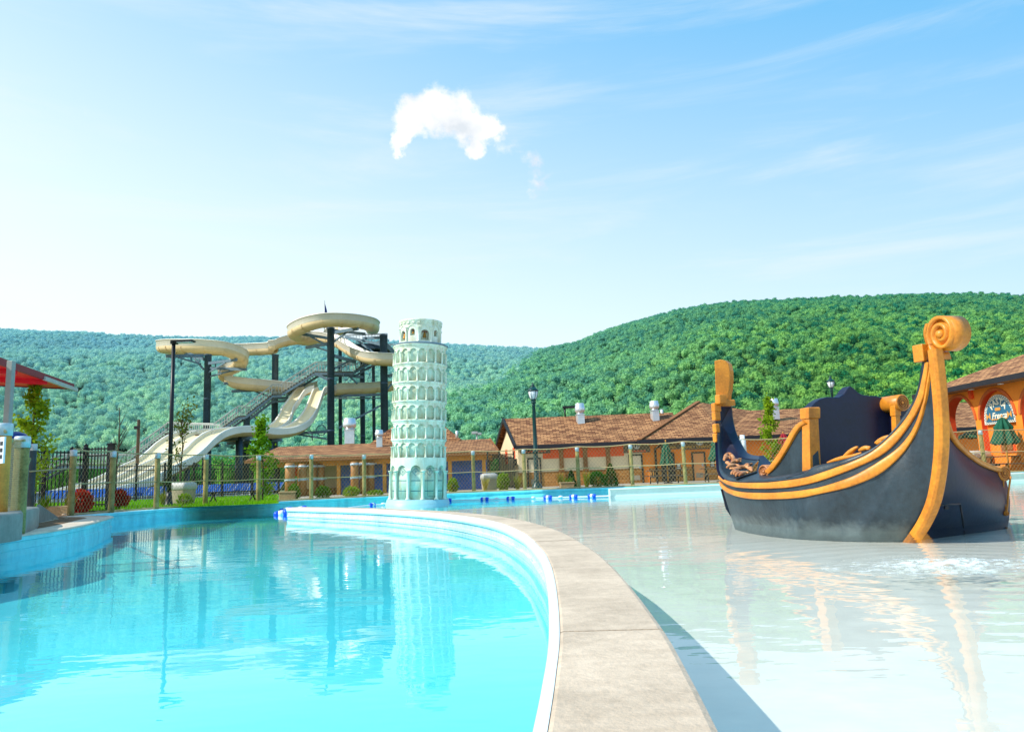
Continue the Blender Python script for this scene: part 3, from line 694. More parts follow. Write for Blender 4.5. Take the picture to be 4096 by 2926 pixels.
# stem strip
sc_=[(728,850),(757,812),(797,755),(829,685),(846,610),(856,525),(859,440),(855,350),(847,260),(839,185),(836,165)]
sp=resample(crom([stem(*p) for p in sc_],6),40); rows=[]
for i,p in enumerate(sp):
    d=(sp[min(i+1,39)]-sp[max(i-1,0)]).normalized(); f=AW.cross(d).normalized()
    if f.y>0: f=-f
    wd=.072
    rows.append([p-AW*wd-f*.05,p-AW*wd+f*.02,p-AW*(wd-.03)+f*.045,p+AW*(wd-.03)+f*.045,p+AW*wd+f*.02,p+AW*wd-f*.05])
m=MB(); m.loft(rows,sm=False); m.build('stem_strip',gold,gd,bevel=.006)
m=MB(); q=stem(836,200); m.prism([stem(805,200)+V((0,.05,0)),stem(832,200)+V((0,.04,0)),stem(846,330)+V((0,.06,0)),stem(846,440)+V((0,.06,0)),stem(800,440)+V((0,.3,0))],AW*.14); m.build('stem_core',navyd,gd)
# prow scroll: a rolled strip
ctr=aty(1186,421.5,sp[-1].y-.02); port=-AW; fore=V((.2,-.98,0)); up=V((0,0,1)); SW=.26
spi=[]
for k in range(75):
    t=k/74; a=R(205)-t*R(360*2.35); r=.205*(1-t)**.9*.92+.028
    spi.append((a,r))
def SP(a,r,w_): return ctr+fore*(math.cos(a)*r)+up*(math.sin(a)*r*1.08)+AW*w_
m=MB(); th=.034
rows=[[SP(a,r,-.0),SP(a,r+.0,SW),SP(a,max(.004,r-th),SW-.01),SP(a,max(.004,r-th),.0)] for a,r in spi]
lead=[stem(822,165),stem(815,140)]
m.loft(rows,sm=True,closed=True); 
scroll=m.build('scroll',gold,gd)
m=MB(); m.lathe([(.19,.03),(.185,.035)],n=4)
m=MB(); rot=Matrix((fore,up,AW)).transposed(); m.lathe([(.0005,.045),(.19,.04),(.195,SW-.04),(.0005,SW-.045)],ctr,32,rot=rot); m.build('scroll_core',gold,scroll)
m=MB(); m.lathe([(.0005,-.03),(.04,-.02),(.052,.02),(.045,.06)],ctr,16,rot=rot); m.build('scroll_boss',gold,scroll)
# neck from the stem into the roll, and the square block in front of it
m=MB(); a0=SP(R(205),.2,0); nk=[stem(829,200),stem(823,178),a0+V((0,0,-.05)),SP(R(170),.222,0),SP(R(140),.226,0)]
nk=crom(nk,5); m.loft([[p-fore*.02,p+fore*.03,p+fore*.03+AW*.2,p-fore*.02+AW*.2] for p in nk],sm=True,closed=True); m.build('neck',gold,gd)
bc_=aty(1164.5,445,8.42); m=MB(); m.box(bc_+V((.03,.06,0)),(.135,.14,.2),R(20)); m.build('prow_block',gold,gd,bevel=.012)
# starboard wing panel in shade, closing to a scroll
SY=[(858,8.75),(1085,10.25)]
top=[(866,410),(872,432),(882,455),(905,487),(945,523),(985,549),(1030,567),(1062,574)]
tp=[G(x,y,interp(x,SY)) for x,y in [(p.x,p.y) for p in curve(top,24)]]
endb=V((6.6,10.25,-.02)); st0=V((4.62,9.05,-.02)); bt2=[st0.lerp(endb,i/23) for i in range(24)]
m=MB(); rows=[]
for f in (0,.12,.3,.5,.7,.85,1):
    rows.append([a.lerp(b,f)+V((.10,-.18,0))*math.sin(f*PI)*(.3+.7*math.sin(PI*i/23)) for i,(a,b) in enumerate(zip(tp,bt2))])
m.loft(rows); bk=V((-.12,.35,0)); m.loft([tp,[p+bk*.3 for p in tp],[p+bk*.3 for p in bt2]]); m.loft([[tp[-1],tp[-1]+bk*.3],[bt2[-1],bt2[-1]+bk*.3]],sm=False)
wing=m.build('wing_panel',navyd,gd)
n_=len(tp); m=MB(); m.tube([p+V((.01,-.02,-.0)) for p in tp[:-1]],.036,8); m.build('gold_moulding',gold,gd)
groovem=M('groove_red_brown','#8a4a18',.5,.2,4.,.1,30)
def disc_scroll(c,ax,r,L,name,mat,par):
    ax=V(ax).normalized(); u=V((0,0,1)); s=u.cross(ax).normalized(); rt=Matrix((s,u,ax)).transposed(); m=MB()
    m.lathe([(.0005,L),(r,L),(r,0.),(r*.86,-.012),(r*.74,-.004),(r*.62,.012),(r*.52,.004),(r*.42,-.01),(r*.3,.006),(r*.2,-.008),(.0005,-.018)],c,28,rot=rt); o=m.build(name,mat,par)
    for q,z in ((.80,-.004),(.5,.0),(.26,-.004)):
        t=MB(); t.tube([V(c)+rt@V((r*q*math.cos(a),r*q*math.sin(a),z-.002)) for a in [2*PI*i/28 for i in range(28)]],r*.055,5,closed=True); t.build('groove',groovem,o)
    return o
e=G(1066,582,9.95); disc_scroll(e,(-.25,1,0),.1,.16,'scroll',gold,gd)
e2=aty(1270.9,647.5,9.98); disc_scroll(e2,(-.25,1,0),.034,.06,'scroll',gold,gd)
m=MB(); m.tube(crom([e+V((.075,0,-.04)),aty(1273,625,9.97),aty(1272.4,636,9.98),e2],5),.012,6); m.tube([e+V((-.03,-.01,-.08)),aty(1267,625,9.97),e2],.009,6); m.build('scroll_strap',gold,gd)
m=MB(); ds=[(815,683),(858,690),(917,685),(930,775)]
def onw(x,y):
    Y=interp(x,SY); return G(x,y,Y-.17)
P_=[onw(850,688),onw(915,684)]; m.tube([onw(850,688),onw(884,685.5),onw(917,684)],.011,6); m.tube([onw(917,684),onw(922,718),onw(929,765)],.011,6); m.lathe([(.0005,-.01),(.022,-.01),(.022,.02)],onw(868,697)+V((0,-.01,0)),10,rot=Matrix.Rotation(R(90),3,'X')); m.build('hatch_seam',blackm,gd)
# seat: shaped back, two posts, arm panels
sb=[(440,590),(416,400),(412,372),(416,358),(431,342),(448,331),(470,325),(492,326),(512,325),(526,315),(536,300),(548,287.5),(560,296),(572,308),(588,317),(612,321),(636,322),(655,327),(670,337),(684,349),(692,366),(698,400),(700,560)]
sy=lambda x: 11.15+(x-550)/150*.16
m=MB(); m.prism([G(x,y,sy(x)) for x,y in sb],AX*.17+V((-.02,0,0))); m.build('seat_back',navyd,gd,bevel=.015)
def post(x0,x1,yt,yb,Y,cap,name='seat_post'):
    t=G((x0+x1)/2,yt,Y); b=G((x0+x1)/2+6,yb,Y); w_=(G(x1,yt,Y)-G(x0,yt,Y)).x*.8; m=MB()
    an=R(16); 
    def ringp(c,s): 
        mt=Matrix.Rotation(an,3,'Z'); return [c+mt@V((s*i,s*j,0)) for i,j in ((-.5,-.5),(.5,-.5),(.5,.5),(-.5,.5))]
    h=t.z-b.z; tz=lambda f: b.lerp(t,f)
    m.loft([ringp(tz(0),w_*1.05),ringp(tz(1-cap),w_*.92),ringp(tz(1-cap),w_*1.12),ringp(tz(.985),w_*1.15),ringp(tz(1.),w_*1.02)],sm=False,closed=True); n0=len(m.v); m.f.append((n0-4,n0-3,n0-2,n0-1)); m.s.append(False)
    return m.build(name,gold,gd,bevel=.008)
post(386,437,361,585,10.25,.17); post(685,711,354,470,11.05,.3)
ao=curve([(392,405),(372,417),(354,440),(336,472),(316,506),(296,536),(276,560),(258,574)],24); ay=lambda x: 10.3+(390-x)/130*.85
ai=[V((p.x+13+3*(i/23),p.y+9,0)) for i,p in enumerate(ao)]
m=MB(); poly=[G(p.x,p.y,ay(p.x)) for p in ao]+[G(262,600,ay(262)),G(330,596,ay(330)),G(425,578,ay(415)),G(412,405,ay(405))]
m.prism(poly,V((.09,.02,0))); m.build('arm_panel',navy,gd)
raised([G(p.x,p.y,ay(p.x)-.01) for p in ao],[G(p.x,p.y,ay(p.x)-.01) for p in ai],'arm_moulding',gold,out=.035)
m=MB(); A_=[G(p.x,p.y,ay(p.x)-.03) for p in ao]; m.loft([A_,[p+V((.14,.03,.0)) for p in A_]]); m.build('arm_top',gold,gd)
disc_scroll(G(256,575,11.15),(.9,.45,0),.098,.22,'scroll',copper,gd)
disc_scroll(G(723,344,11.0),(-.32,.95,0),.125,.4,'scroll',gold,gd)
m=MB(); a=G(730,375,11.05); m.box(a+V((0,.2,-.35)),(.2,.3,.8),R(12)); m.build('arm_panel',navyd,gd)
# ferro end: horn, sunk deck, step
LO=curve([(107,355),(101,420),(101,480),(104,540),(108,575),(120,596),(140,607),(164,611)],16)
LI=curve([(113,416),(112,470),(114,530),(121,566),(136,586),(152,596),(166,602)],16)
RG=curve([(113,416),(120,450),(130,473),(138,493),(146,508),(160,522),(186,531),(212,535),(240,537)],16)
RS=curve([(147,355),(151,395),(160,437),(171,465),(183,487),(195,507),(210,518),(240,523)],16)
yl=lambda i: 13.1-1.9*(i/15)**2.2; yr=lambda i: 13.35-.85*(i/15)**2
pLO=[G(p.x,p.y,yl(i)) for i,p in enumerate(LO)]; pLI=[G(p.x,p.y,yl(i)+.02) for i,p in enumerate(LI)]
pRG=[G(p.x,p.y,yl(i)*.4+yr(i)*.6) for i,p in enumerate(RG)]; pRS=[G(p.x,p.y,yr(i)) for i,p in enumerate(RS)]
m=MB(); m.loft([pLI,[a.lerp(b,.33)+V((.0,.03,-.02)) for a,b in zip(pLI,pRG)],[a.lerp(b,.66)+V((0,.03,-.02)) for a,b in zip(pLI,pRG)],pRG]); deck=m.build('bow_deck',navy,gd)
m=MB(); m.loft([pLO,[a.lerp(b,.5)+V((-.01,-.03,.012)) for a,b in zip(pLO,pLI)],pLI]); m.build('bow_rim',navy,gd)
m=MB(); m.loft([pRG,pRS,[p+V((.05,.12,0)) for p in pRS],[p+V((.0,.16,0)) for p in pLO]]); m.tube(pRG,.012,6); m.build('bow_horn',navyd,gd)
e0,e1,e2_,e3=G(166,602,11.2),G(232,577,11.6),G(241,523,12.35),G(256,523,12.4)
m=MB(); m.quad(G(232,577,11.55),G(240,537,12.2),G(240,523,12.45),G(256,523,12.42),G(262,560,11.9),G(250,598,11.4),G(238,592,11.42)); m.quad(G(256,523,12.4),G(283,549,12.0),G(275,575,11.6),G(250,598,11.4),G(258,560,11.9)); m.quad(G(240,523,12.45),G(256,523,12.4),G(283,549,12.),G(283,549,12.4),G(256,521,12.9)); m.build('bow_step',navyd,gd)
m=MB(); m.quad(G(164,603,11.2),G(236,578,11.55),G(262,575,11.5),G(300,590,10.9),G(420,578,10.3),G(426,570,9.75),G(331,596,10.0),G(230,607,10.65)); m.quad(G(426,562,10.2),G(331,590,10.5),G(331,596,9.95),G(420,582,9.6)); m.build('side_deck',navy,gd)
m=MB(); m.tube([G(*fromA(260,366),11.15),G(*fromA(360,330),11.3),G(*fromA(478,290),11.5)],.016,6); m.build('deck_edge_strip',blackm,gd)
# carved leaves on the deck
def dk(x,y): return G(*fromA(x,y),12.95-1.55*(y/350)-.1-(.25 if x>350 else 0)*0)
for st_ in ([(150,95),(170,88),(195,92),(220,125),(228,150),(205,190),(178,207),(166,190)],[(160,88),(150,110),(128,140),(124,155)],[(188,88),(200,105),(212,125)],[(128,160),(150,135),(178,128),(198,150)],[(155,240),(195,222),(250,210),(296,222)],[(140,185),(165,190),(190,205)],[(205,188),(245,168),(285,152),(316,150)],[(240,175),(280,172),(312,172)],[(185,250),(250,252),(320,236),(375,238),(405,262),(440,280)],[(345,226),(385,212),(432,200)],[(390,235),(380,205)],[(203,308),(235,282),(270,258),(310,250)],[(230,310),(260,290),(285,272)],[(252,330),(290,305),(335,290),(385,295)],[(290,328),(330,305),(365,292),(395,300)],[(395,240),(420,252),(432,270)]):
    P=resample(crom([dk(*p) for p in st_],5),18); MBt=MB(); MBt.tube(P,[.009+.024*math.sin(PI*min(1,(i+1)/14)*.9) for i in range(18)],7); MBt.build('carved_leaf',copper,gd)
for st_ in ([(268,672),(320,655),(380,640),(440,628),(500,605)],[(370,640),(410,610),(455,575),(475,566)],[(480,590),(520,575),(560,570)],[(540,590),(545,570)],[(590,540),(640,515),(690,490)],[(600,545),(650,520)]):
    P=resample(crom([G(*fromB(x,y),9.75-(x-270)/430*.75) for x,y in st_],5),14); MBt=MB(); MBt.tube(P,[.014+.02*math.sin(PI*i/13) for i in range(14)],7); MBt.build('carved_leaf',gold,gd)
# ferro paddle with comb teeth
pd=[(107,345),(103,328),(95,325),(93,290),(91,230),(90,203),(110,199),(126,202),(138,213),(143,235),(144,265),(141,300),(137,318),(136,332),(138,345)]
m=MB(); m.prism([G(x,y,13.0) for x,y in pd],V((.1,.12,0))); m.build('ferro_blade',gold,gd,bevel=.015)
m=MB()
for x,y,w_ in ((121,345,.56),): m.box(G(125,y,13.0)+V((.03,.05,0)),(.3,.17,.11),R(15))
m.box(G(113,343,12.95)+V((.0,.0,.05)),(.15,.16,.17),R(15)); m.build('ferro_collar',gold,gd,bevel=.02)
m=MB()
for y,w_ in ((360,.14),(389,.12),(430,.09),(462,.08)): m.box(G(103,y,13.0)+V((-.03,.02,0)),(w_,.12,.16),R(15))
m.build('ferro_tooth',gold,gd,bevel=.02)
# ---------------------------------------------------------------- rope fence on wooden posts
GZ=.4
def netting(m,a,b,h0,h1,pitch=.14,r=.0034,sag=0.):
    L=(b-a).length; d=(b-a)/L; H=h1-h0; n=int((L+H)/pitch)+1; nrm_=V((-d.y,d.x,0)).normalized()
    for s in (1,-1):
        for k in range(-1,n):
            u0_=k*pitch; 
            p=[(u0_,0.),(u0_-H*.8,H)] if s>0 else [(L-u0_,0.),(L-u0_+H*.8,H)]
            (ua,ha),(ub,hb)=p
            def cl_(u,v,uu,vv,lim):
                f=(lim-u)/(uu-u); return lim,v+(vv-v)*f
            lo,hi=min(ua,ub),max(ua,ub)
            if hi<=0.001 or lo>=L-.001: continue
            if ua<0: ua,ha=cl_(ua,ha,ub,hb,0)
            if ua>L: ua,ha=cl_(ua,ha,ub,hb,L)
            if ub<0: ub,hb=cl_(ub,hb,ua,ha,0)
            if ub>L: ub,hb=cl_(ub,hb,ua,ha,L)
            q0=a+d*ua+V((0,0,h0+ha)); q1=a+d*ub+V((0,0,h0+hb)); o=nrm_*(.004*s)
            e=(q1-q0).normalized(); w_=e.cross(nrm_)*r
            m.add([q0+o+w_,q1+o+w_,q1+o+nrm_*r*s,q0+o+nrm_*r*s],[(0,1,2,3)]); m.add([q0+o-w_,q1+o-w_,q1+o+nrm_*r*s,q0+o+nrm_*r*s],[(3,2,1,0)])
rf=thing('rope_fence','tan netting and rope fence on round wooden posts along the far pool rim','fence',(FP0[7].x,31,.4))
PH=1.68
posts=[p.copy() for p in FP0]
def wpost(p,h,r,par,mat=wood,cap=True,tilt=(0,0)):
    m=MB(); t=V((tilt[0],tilt[1],0))
    m.lathe([(r*1.02,-.3),(r,h*.3),(r*.97,h-.02),(r*.9,h)],p,14)
    po=m.build('post',mat,par)
    if cap:
        c=MB(); c.lathe([(r*1.08,h-.15),(r*1.1,h-.01),(r*1.0,h+.012),(0,h+.02)],p,14); c.build('cap',galv,po)
    return po
for i,p in enumerate(posts):
    if 6.9<i<7.1: continue   # the post behind the tower
    wpost(p,PH+rnd.uniform(-.02,.02),.078,rf)
seg=[p for i,p in enumerate(posts) if i!=7]
def rope(m,P,h,sag,r):
    pts=[]
    for a,b in zip(P,P[1:]):
        for k in range(6):
            t=k/6; q=a.lerp(b,t); pts.append(q+V((0,-.0,h-sag*4*t*(1-t))))
    pts.append(P[-1]+V((0,0,h))); m.tube(pts,r,6)
fr_off=[p+V((0,-.085,0)) for p in seg]
m=MB(); rope(m,seg,PH+.03,.05,.022); m.build('top_rope',ropem,rf)
m=MB(); rope(m,fr_off,PH*.5,.03,.02); m.build('middle_rope',ropem,rf)
m=MB(); rope(m,fr_off,.05,.01,.02); m.build('bottom_rope',ropem,rf)
for a,b in zip(fr_off,fr_off[1:]):
    m=MB(); netting(m,a,b,.05,PH+.0); m.build('netting',ropem,rf,recalc=False)
# nearer corner of the rope fence at the left edge, standing on the concrete planter wall
nf=thing('rope_fence','thick capped wooden posts wrapped in fine netting on the low concrete wall','fence',(-7.,10,.7))
wz_=.72
NP=[V((-9.6,17.6,.5)),gx(23,10.6,wz_),gx(-2,9.6,wz_),V((-7.4,7.6,wz_))]
for k,p in enumerate(NP[1:]):
    h=aty(24,552,10.6).z-wz_ if k==0 else 1.15
    wpost(p,h,.096,nf,woodr if k else wood)
wpost(gx(37.,17.9,.62),1.55,.09,nf,M('dark_wood','#3c4a4c',.7,.3,3.,.3,25))  # darker, greyer wood colour than the other posts
m=MB(); m.tube([NP[2]+V((.1,-.12,1.05)),NP[2].lerp(NP[1],.5)+V((.05,-.1,.96)),NP[1]+V((-.12,-.1,.98)),NP[1]+V((.1,-.1,1.0))],.02,6); m.tube([NP[1]+V((.05,.1,.75)),gx(30,14,.6)+V((0,0,.85)),gx(37.,17.8,.62)+V((0,-.1,.9)),posts[0]+V((0,-.1,1.2))],.02,6); m.build('rope',ropem,nf)
m=MB(); netting(m,NP[2]+V((.0,-.12,0)),NP[1]+V((.06,-.12,0)),.02,1.0,.04,.004); m.build('netting',ropem,nf,recalc=False)
m=MB(); g0=gx(37.,17.9,.45); netting(m,g0,posts[0]+V((0,-.085,0)),.1,1.5,.14,.0034); m.build('netting',ropem,nf,recalc=False)
# ---------------------------------------------------------------- low concrete wall on the island
lw=thing('planter_wall','low rounded grey concrete wall on the pool deck carrying thick rope posts','concrete wall',(-8,11,.4))
pts=[V((-6.75,5.,0)),gx(-10,8.6,0),gx(20,10.2,0),gx(40.5,11.9,0),gx(46,12.6,0),gx(44,13.6,0),gx(20,15,0),gx(-30,16,0)]
P=crom([V((p.x,p.y,.41)) for p in pts],8)
m=MB(); inn_=[V((p.x-1.6,p.y-.2,.41)) for p in P]
m.loft([P,[p+V((-.0,0,.30)) for p in P],[p+V((-.04,0.02,.335)) for p in P],[p+V((-.6,.0,.34)) for p in P]]); m.prism([p+V((-.55,0,.3)) for p in P[::3]]+[V((-12,12,.71)),V((-10,5,.71))],(0,0,.03)); m.build('wall_body',wallc,lw)
m=MB(); b0=gx(45,14.6,.41); b1=gx(70,17.2,.41); m.prism([b0,b1,b1+V((0,0,.03)),b0+V((0,0,.36))],V((-.1,.25,0))); m.build('sloping_end',wallc,lw)
st_b=thing('stone_block','light sandstone block lying on the gravel behind the first fence posts','stone block',gx(72,20.5,.4)); m=MB(); m.box(gx(72,20.5,.52),(.75,.3,.26),R(8)); m.build('block_body',M('sandstone','#b59a72',.9,.2,3.,.5,20),st_b,bevel=.03)
# ---------------------------------------------------------------- stones along the gravel strip
m=MB()
for k in range(900):
    i=rnd.randrange(NR)
    if not(-11.5<rim[i].x<30 and rim[i].y>17): continue
    o=rnd.uniform(.5,2.2); s=rnd.uniform(.03,.1); c=rim[i]+ON[i]*o+V((rnd.uniform(-.2,.2),0,.41)); rt=Matrix.Rotation(rnd.uniform(0,6),3,'Z')@Matrix.Diagonal((1,rnd.uniform(.6,.9),.6))
    m.lathe([(.0005,-s*.8),(s*.8,-s*.4),(s,0),(s*.75,s*.5),(.0005,s*.75)],c,7,rot=rt)
tag(m.build('gravel',stone),'loose river stones in the planting strip behind the pool rim','gravel',kind='stuff')
# lawn with blades
m=MB(); rows=[]
for Y in (23.6,26,29,33,37,41,46,52):
    rows.append([gx(x,Y,.42+.0*(Y-23)) for x in (10,60,110,160,210,260,310,352)])
def lawn_ok(p): return True
m.loft(rows); m.build('lawn',lawnm,kind='structure')
m=MB()
for k in range(9000):
    Y=23.8+27*rnd.random()**1.6; p=gx(rnd.uniform(20,350),Y,.42); h=rnd.uniform(.05,.13); a=rnd.uniform(0,PI); d=V((math.cos(a),math.sin(a),0))*rnd.uniform(.008,.016)*(1+Y/30); l=V((rnd.gauss(0,.03),rnd.gauss(0,.03),h))
    m.add([p-d,p+d,p+l],[(0,1,2)])
tag(m.build('grass',Mleaf('lawn_blade','#5a9a10','#94c822',.35),recalc=False),'short bright green grass of the lawn between the fences','grass',kind='stuff')
# pavement round the buildings
m=MB(); m.quad(gx(352,34,.315),V((32,33,.315)),V((40,52,.315)),gx(352,60,.315)); m.build('pavement',pave,kind='structure')
# ---------------------------------------------------------------- black picket fences
def picket(name,label,P,z,H,n_rail=3,tall=None,pitch=.115):
    f=thing(name,label,'metal fence',(P[0].x,P[0].y,z))
    for a,b in zip(P,P[1:]):
        a=V((a.x,a.y,z)); b=V((b.x,b.y,z)); L=(b-a).length; d=(b-a)/L; n=int(L/pitch); m=MB()
        for k in range(1,n): q=a+d*(L*k/n); m.bar(q+V((0,0,.08)),q+V((0,0,H)),.026)
        for h in ((.16,H-.28,H-.06) if n_rail==3 else (.16,H-.06)): m.bar(a+V((0,0,h)),b+V((0,0,h)),.035,.045)
        m.build('picket_panel',blackm,f)
    for p in P:
        m=MB(); m.box((p.x,p.y,z+H*.5+.04),(.1,.1,H+.08)); m.lathe([(.08,0),(.0005,.07)],(p.x,p.y,z+H+.08),4); m.build('post',blackm,f)
    return f
pk=[(143,40.),(171,40.8),(207,41.8),(244,43),(280,44.5),(318,46),(352,48)]
picket('picket_fence','long black picket fence behind the lawn and the beige bin',[gx(x,y,.42) for x,y in pk],.47,1.93)
picket('picket_fence','black picket fence next to the gate, behind the sandstone block',[gx(x,y,.4) for x,y in ((-30,21),(24,22.5),(53,23.2),(87,24.),(104,24.4))],.42,1.92)
picket('picket_gate','black picket gate leaf hung between two thick black posts','gate' and [gx(104.8,24.5,.4),gx(136.5,24.3,.4)],.43,2.02)['category']='gate'
m=MB(); q=gx(136.5,24.3,.4); 
gp=thing('gate_post','thick black square post between the gate leaf and the lone red shrub','post',gx(137.3,24.1,.4)); c=gx(137.3,24.1,.4); m.box(c+V((0,0,1.05)),(.16,.16,2.1)); m.build('post_body',blackm,gp); m=MB(); m.box(c+V((0,0,2.12)),(.2,.2,.05)); m.build('post_cap',blackm,gp)
picket('picket_fence','short black picket fence in the gap between the two buildings',[gx(617,44,.3),gx(632,44.5,.3),gx(650,45,.3)],.3,2.1)
# ---------------------------------------------------------------- lamps
def bin_(name,label,c,W,H,rz,roundlid=True):
    t=thing(name,label,'waste bin',c,rz,local=True); m=MB()
    def rr(w_,d_,z,r=.08): return [V((sx*(w_/2-r)+r*math.cos(a),sy*(d_/2-r)+r*math.sin(a),z)) for sx,sy,a0 in ((1,1,0),(-1,1,90),(-1,-1,180),(1,-1,270)) for a in (R(a0),R(a0+45),R(a0+90))]
    rows=[rr(W*.84,W*.74,0),rr(W*.86,W*.76,.05),rr(W*.97,W*.85,H*.68)]
    m.loft(rows,closed=True); m.add(rows[0],[tuple(range(12))]); m.build('bin_body',binm,t)
    m=MB(); rows=[rr(W*1.0,W*.88,H*.66),rr(W*1.04,W*.92,H*.69),rr(W*1.03,W*.92,H*.8),rr(W*.98,W*.85,H*.92),rr(W*.7,W*.6,H*.995),rr(W*.2,W*.2,H)]
    m.loft(rows,closed=True); m.add(rows[-1],[tuple(range(12))]); lid=m.build('lid',binl,t)
    m=MB(); m.box((-W*.33,-W*.46,H*.79),(W*.26,.03,H*.16)); m.build('flap',binl,lid,bevel=.01)
    return t
bin_('waste_bin','large beige waste bin with grey lid on the lawn beside the tall black lamp pole',gx(230.5,27.2,.4),.74,.86,R(-20))
bin_('waste_bin','beige waste bin between the tower and the tan building',gx(618,35.2,.36),.72,.84,R(15))
bin_('waste_bin','pale waste bin under the open green parasol',gx(1234,33,.35),.95,1.0,R(10))
lp=thing('pole_lamp','tall slim black lamp pole with a flat LED head above the lawn','street lamp',gx(213,25.6,.4))
b=gx(213,25.6,.4); H=aty(216,431,25.6).z-.4; m=MB(); m.lathe([(.17,0),(.17,.06),(.13,.1),(.1,.3),(.085,.5)],b,16); m.build('base',blackm,lp)
m=MB(); m.lathe([(.075,.3),(.062,H)],b,12); m.build('pole',blackm,lp)
m=MB(); m.box(b+V((.36,-.05,H-.02)),(.75,.34,.07)); m.box(b+V((.02,0,H-.03)),(.22,.2,.14)); hd=m.build('lamp_head',blackm,lp,bevel=.02)
m=MB(); m.box(b+V((.42,-.05,H-.065)),(.5,.26,.02)); m.build('led_panel',glow,hd)
def post_lamp(name,label,b,H,n):
    t=thing(name,label,'street lamp',b); m=MB(); 
    m.lathe([(.3,0),(.3,.05),(.24,.09),(.21,.2),(.15,.3),(.12,.34),(.14,.38),(.11,.43),(.105,H*.35),(.1,H*.36)],b,18); m.build('base',darkg,t)
    m=MB(); m.lathe([(.11,H*.33),(.13,H*.345),(.13,H*.36),(.095,H*.375),(.07,H-1.08),(.09,H-1.06),(.09,H-1.02),(.06,H-1.)],b,14); m.build('pole',darkg,t)
    m=MB(); z=H-1.; m.lathe([(.06,z),(.1,z+.04),(.11,z+.08),(.07,z+.12),(.12,z+.18),(.13,z+.22)],b,14)
    for k in range(6):
        a=2*PI*k/6; m.tube([b+V((math.cos(a)*.125,math.sin(a)*.125,z+.2)),b+V((math.cos(a)*.205,math.sin(a)*.205,z+.4)),b+V((math.cos(a)*.235,math.sin(a)*.235,z+.6))],.01,4)
    m.lathe([(.24,z+.58),(.255,z+.6),(.24,z+.64),(.17,z+.7),(.1,z+.77),(.075,z+.82),(.09,z+.84),(.06,z+.87),(.03,z+.92),(.035,z+.95),(.012,z+.98),(.0005,z+1.0)],b,18); hd=m.build('lantern',darkg,t)
    m=MB(); m.lathe([(.1,z+.2),(.155,z+.3),(.195,z+.42),(.215,z+.58)],b,18); m.build('globe',glow,hd); return t
b=gx(678.3,33.,.37); post_lamp('street_lamp','dark green lamp post with acorn lantern in front of the tan building',b,aty(675,482,33).z-.37,0)
b=gx(1061,46,.3); post_lamp('street_lamp','dark lamp lantern showing above the gondola seat back',b,aty(1065.,473,46).z-.3,0)
b=gx(604,60,.3); sl_=thing('pole_lamp','thin grey pole light in the gap between the two brown-roofed buildings','street lamp',b); m=MB(); h=aty(605,546,60).z-.3; m.lathe([(.09,0),(.06,h)],b,10); m.build('pole',railm,sl_); m=MB(); m.box(b+V((-.15,0,h)),(.5,.3,.22)); m.box(b+V((.25,0,h-.1)),(.3,.3,.2)); m.build('lamp_head',railm,sl_,bevel=.03)
# ---------------------------------------------------------------- benches, blocks
bn=thing('park_bench','low black backless bench on the lawn in front of the black picket fence','bench',gx(294,28.5,.4)); c=gx(294,28.5,.4)
m=MB(); 
for k in (-.15,0,.15): m.box(c+V((0,k,.42)),(1.9,.13,.05),R(2))
m.build('seat',blackm,bn,bevel=.008)
for s in (-.75,.75):
    m=MB(); m.tube([c+V((s-.08,-.2,0)),c+V((s,-.12,.2)),c+V((s,-.05,.4))],.03,6); m.tube([c+V((s+.08,.2,0)),c+V((s,.12,.2)),c+V((s,.05,.4))],.03,6); m.bar(c+V((s,-.2,.385)),c+V((s,.2,.385)),.05); m.build('leg',blackm,bn)
def block(x,y,sx,sz,label):
    c=gx(x,y,.39); t=thing('stone_block',label,'stone block',c); m=MB(); m.box(c+V((0,0,sz/2)),(sx,.35,sz),R(5)); m.build('block_body',bpy.data.materials['sandstone'],t,bevel=.03); m=MB(); m.box(c+V((0,0,sz+.03)),(sx*1.06,.4,.06),R(5)); m.build('block_cap',bpy.data.materials['sandstone'],t,bevel=.015)
block(363.8,28.9,.62,.3,'squat tan stone block behind the fence by the shower posts'); block(716,32.6,.6,.22,'small tan stone block beside the grass at the tan building')
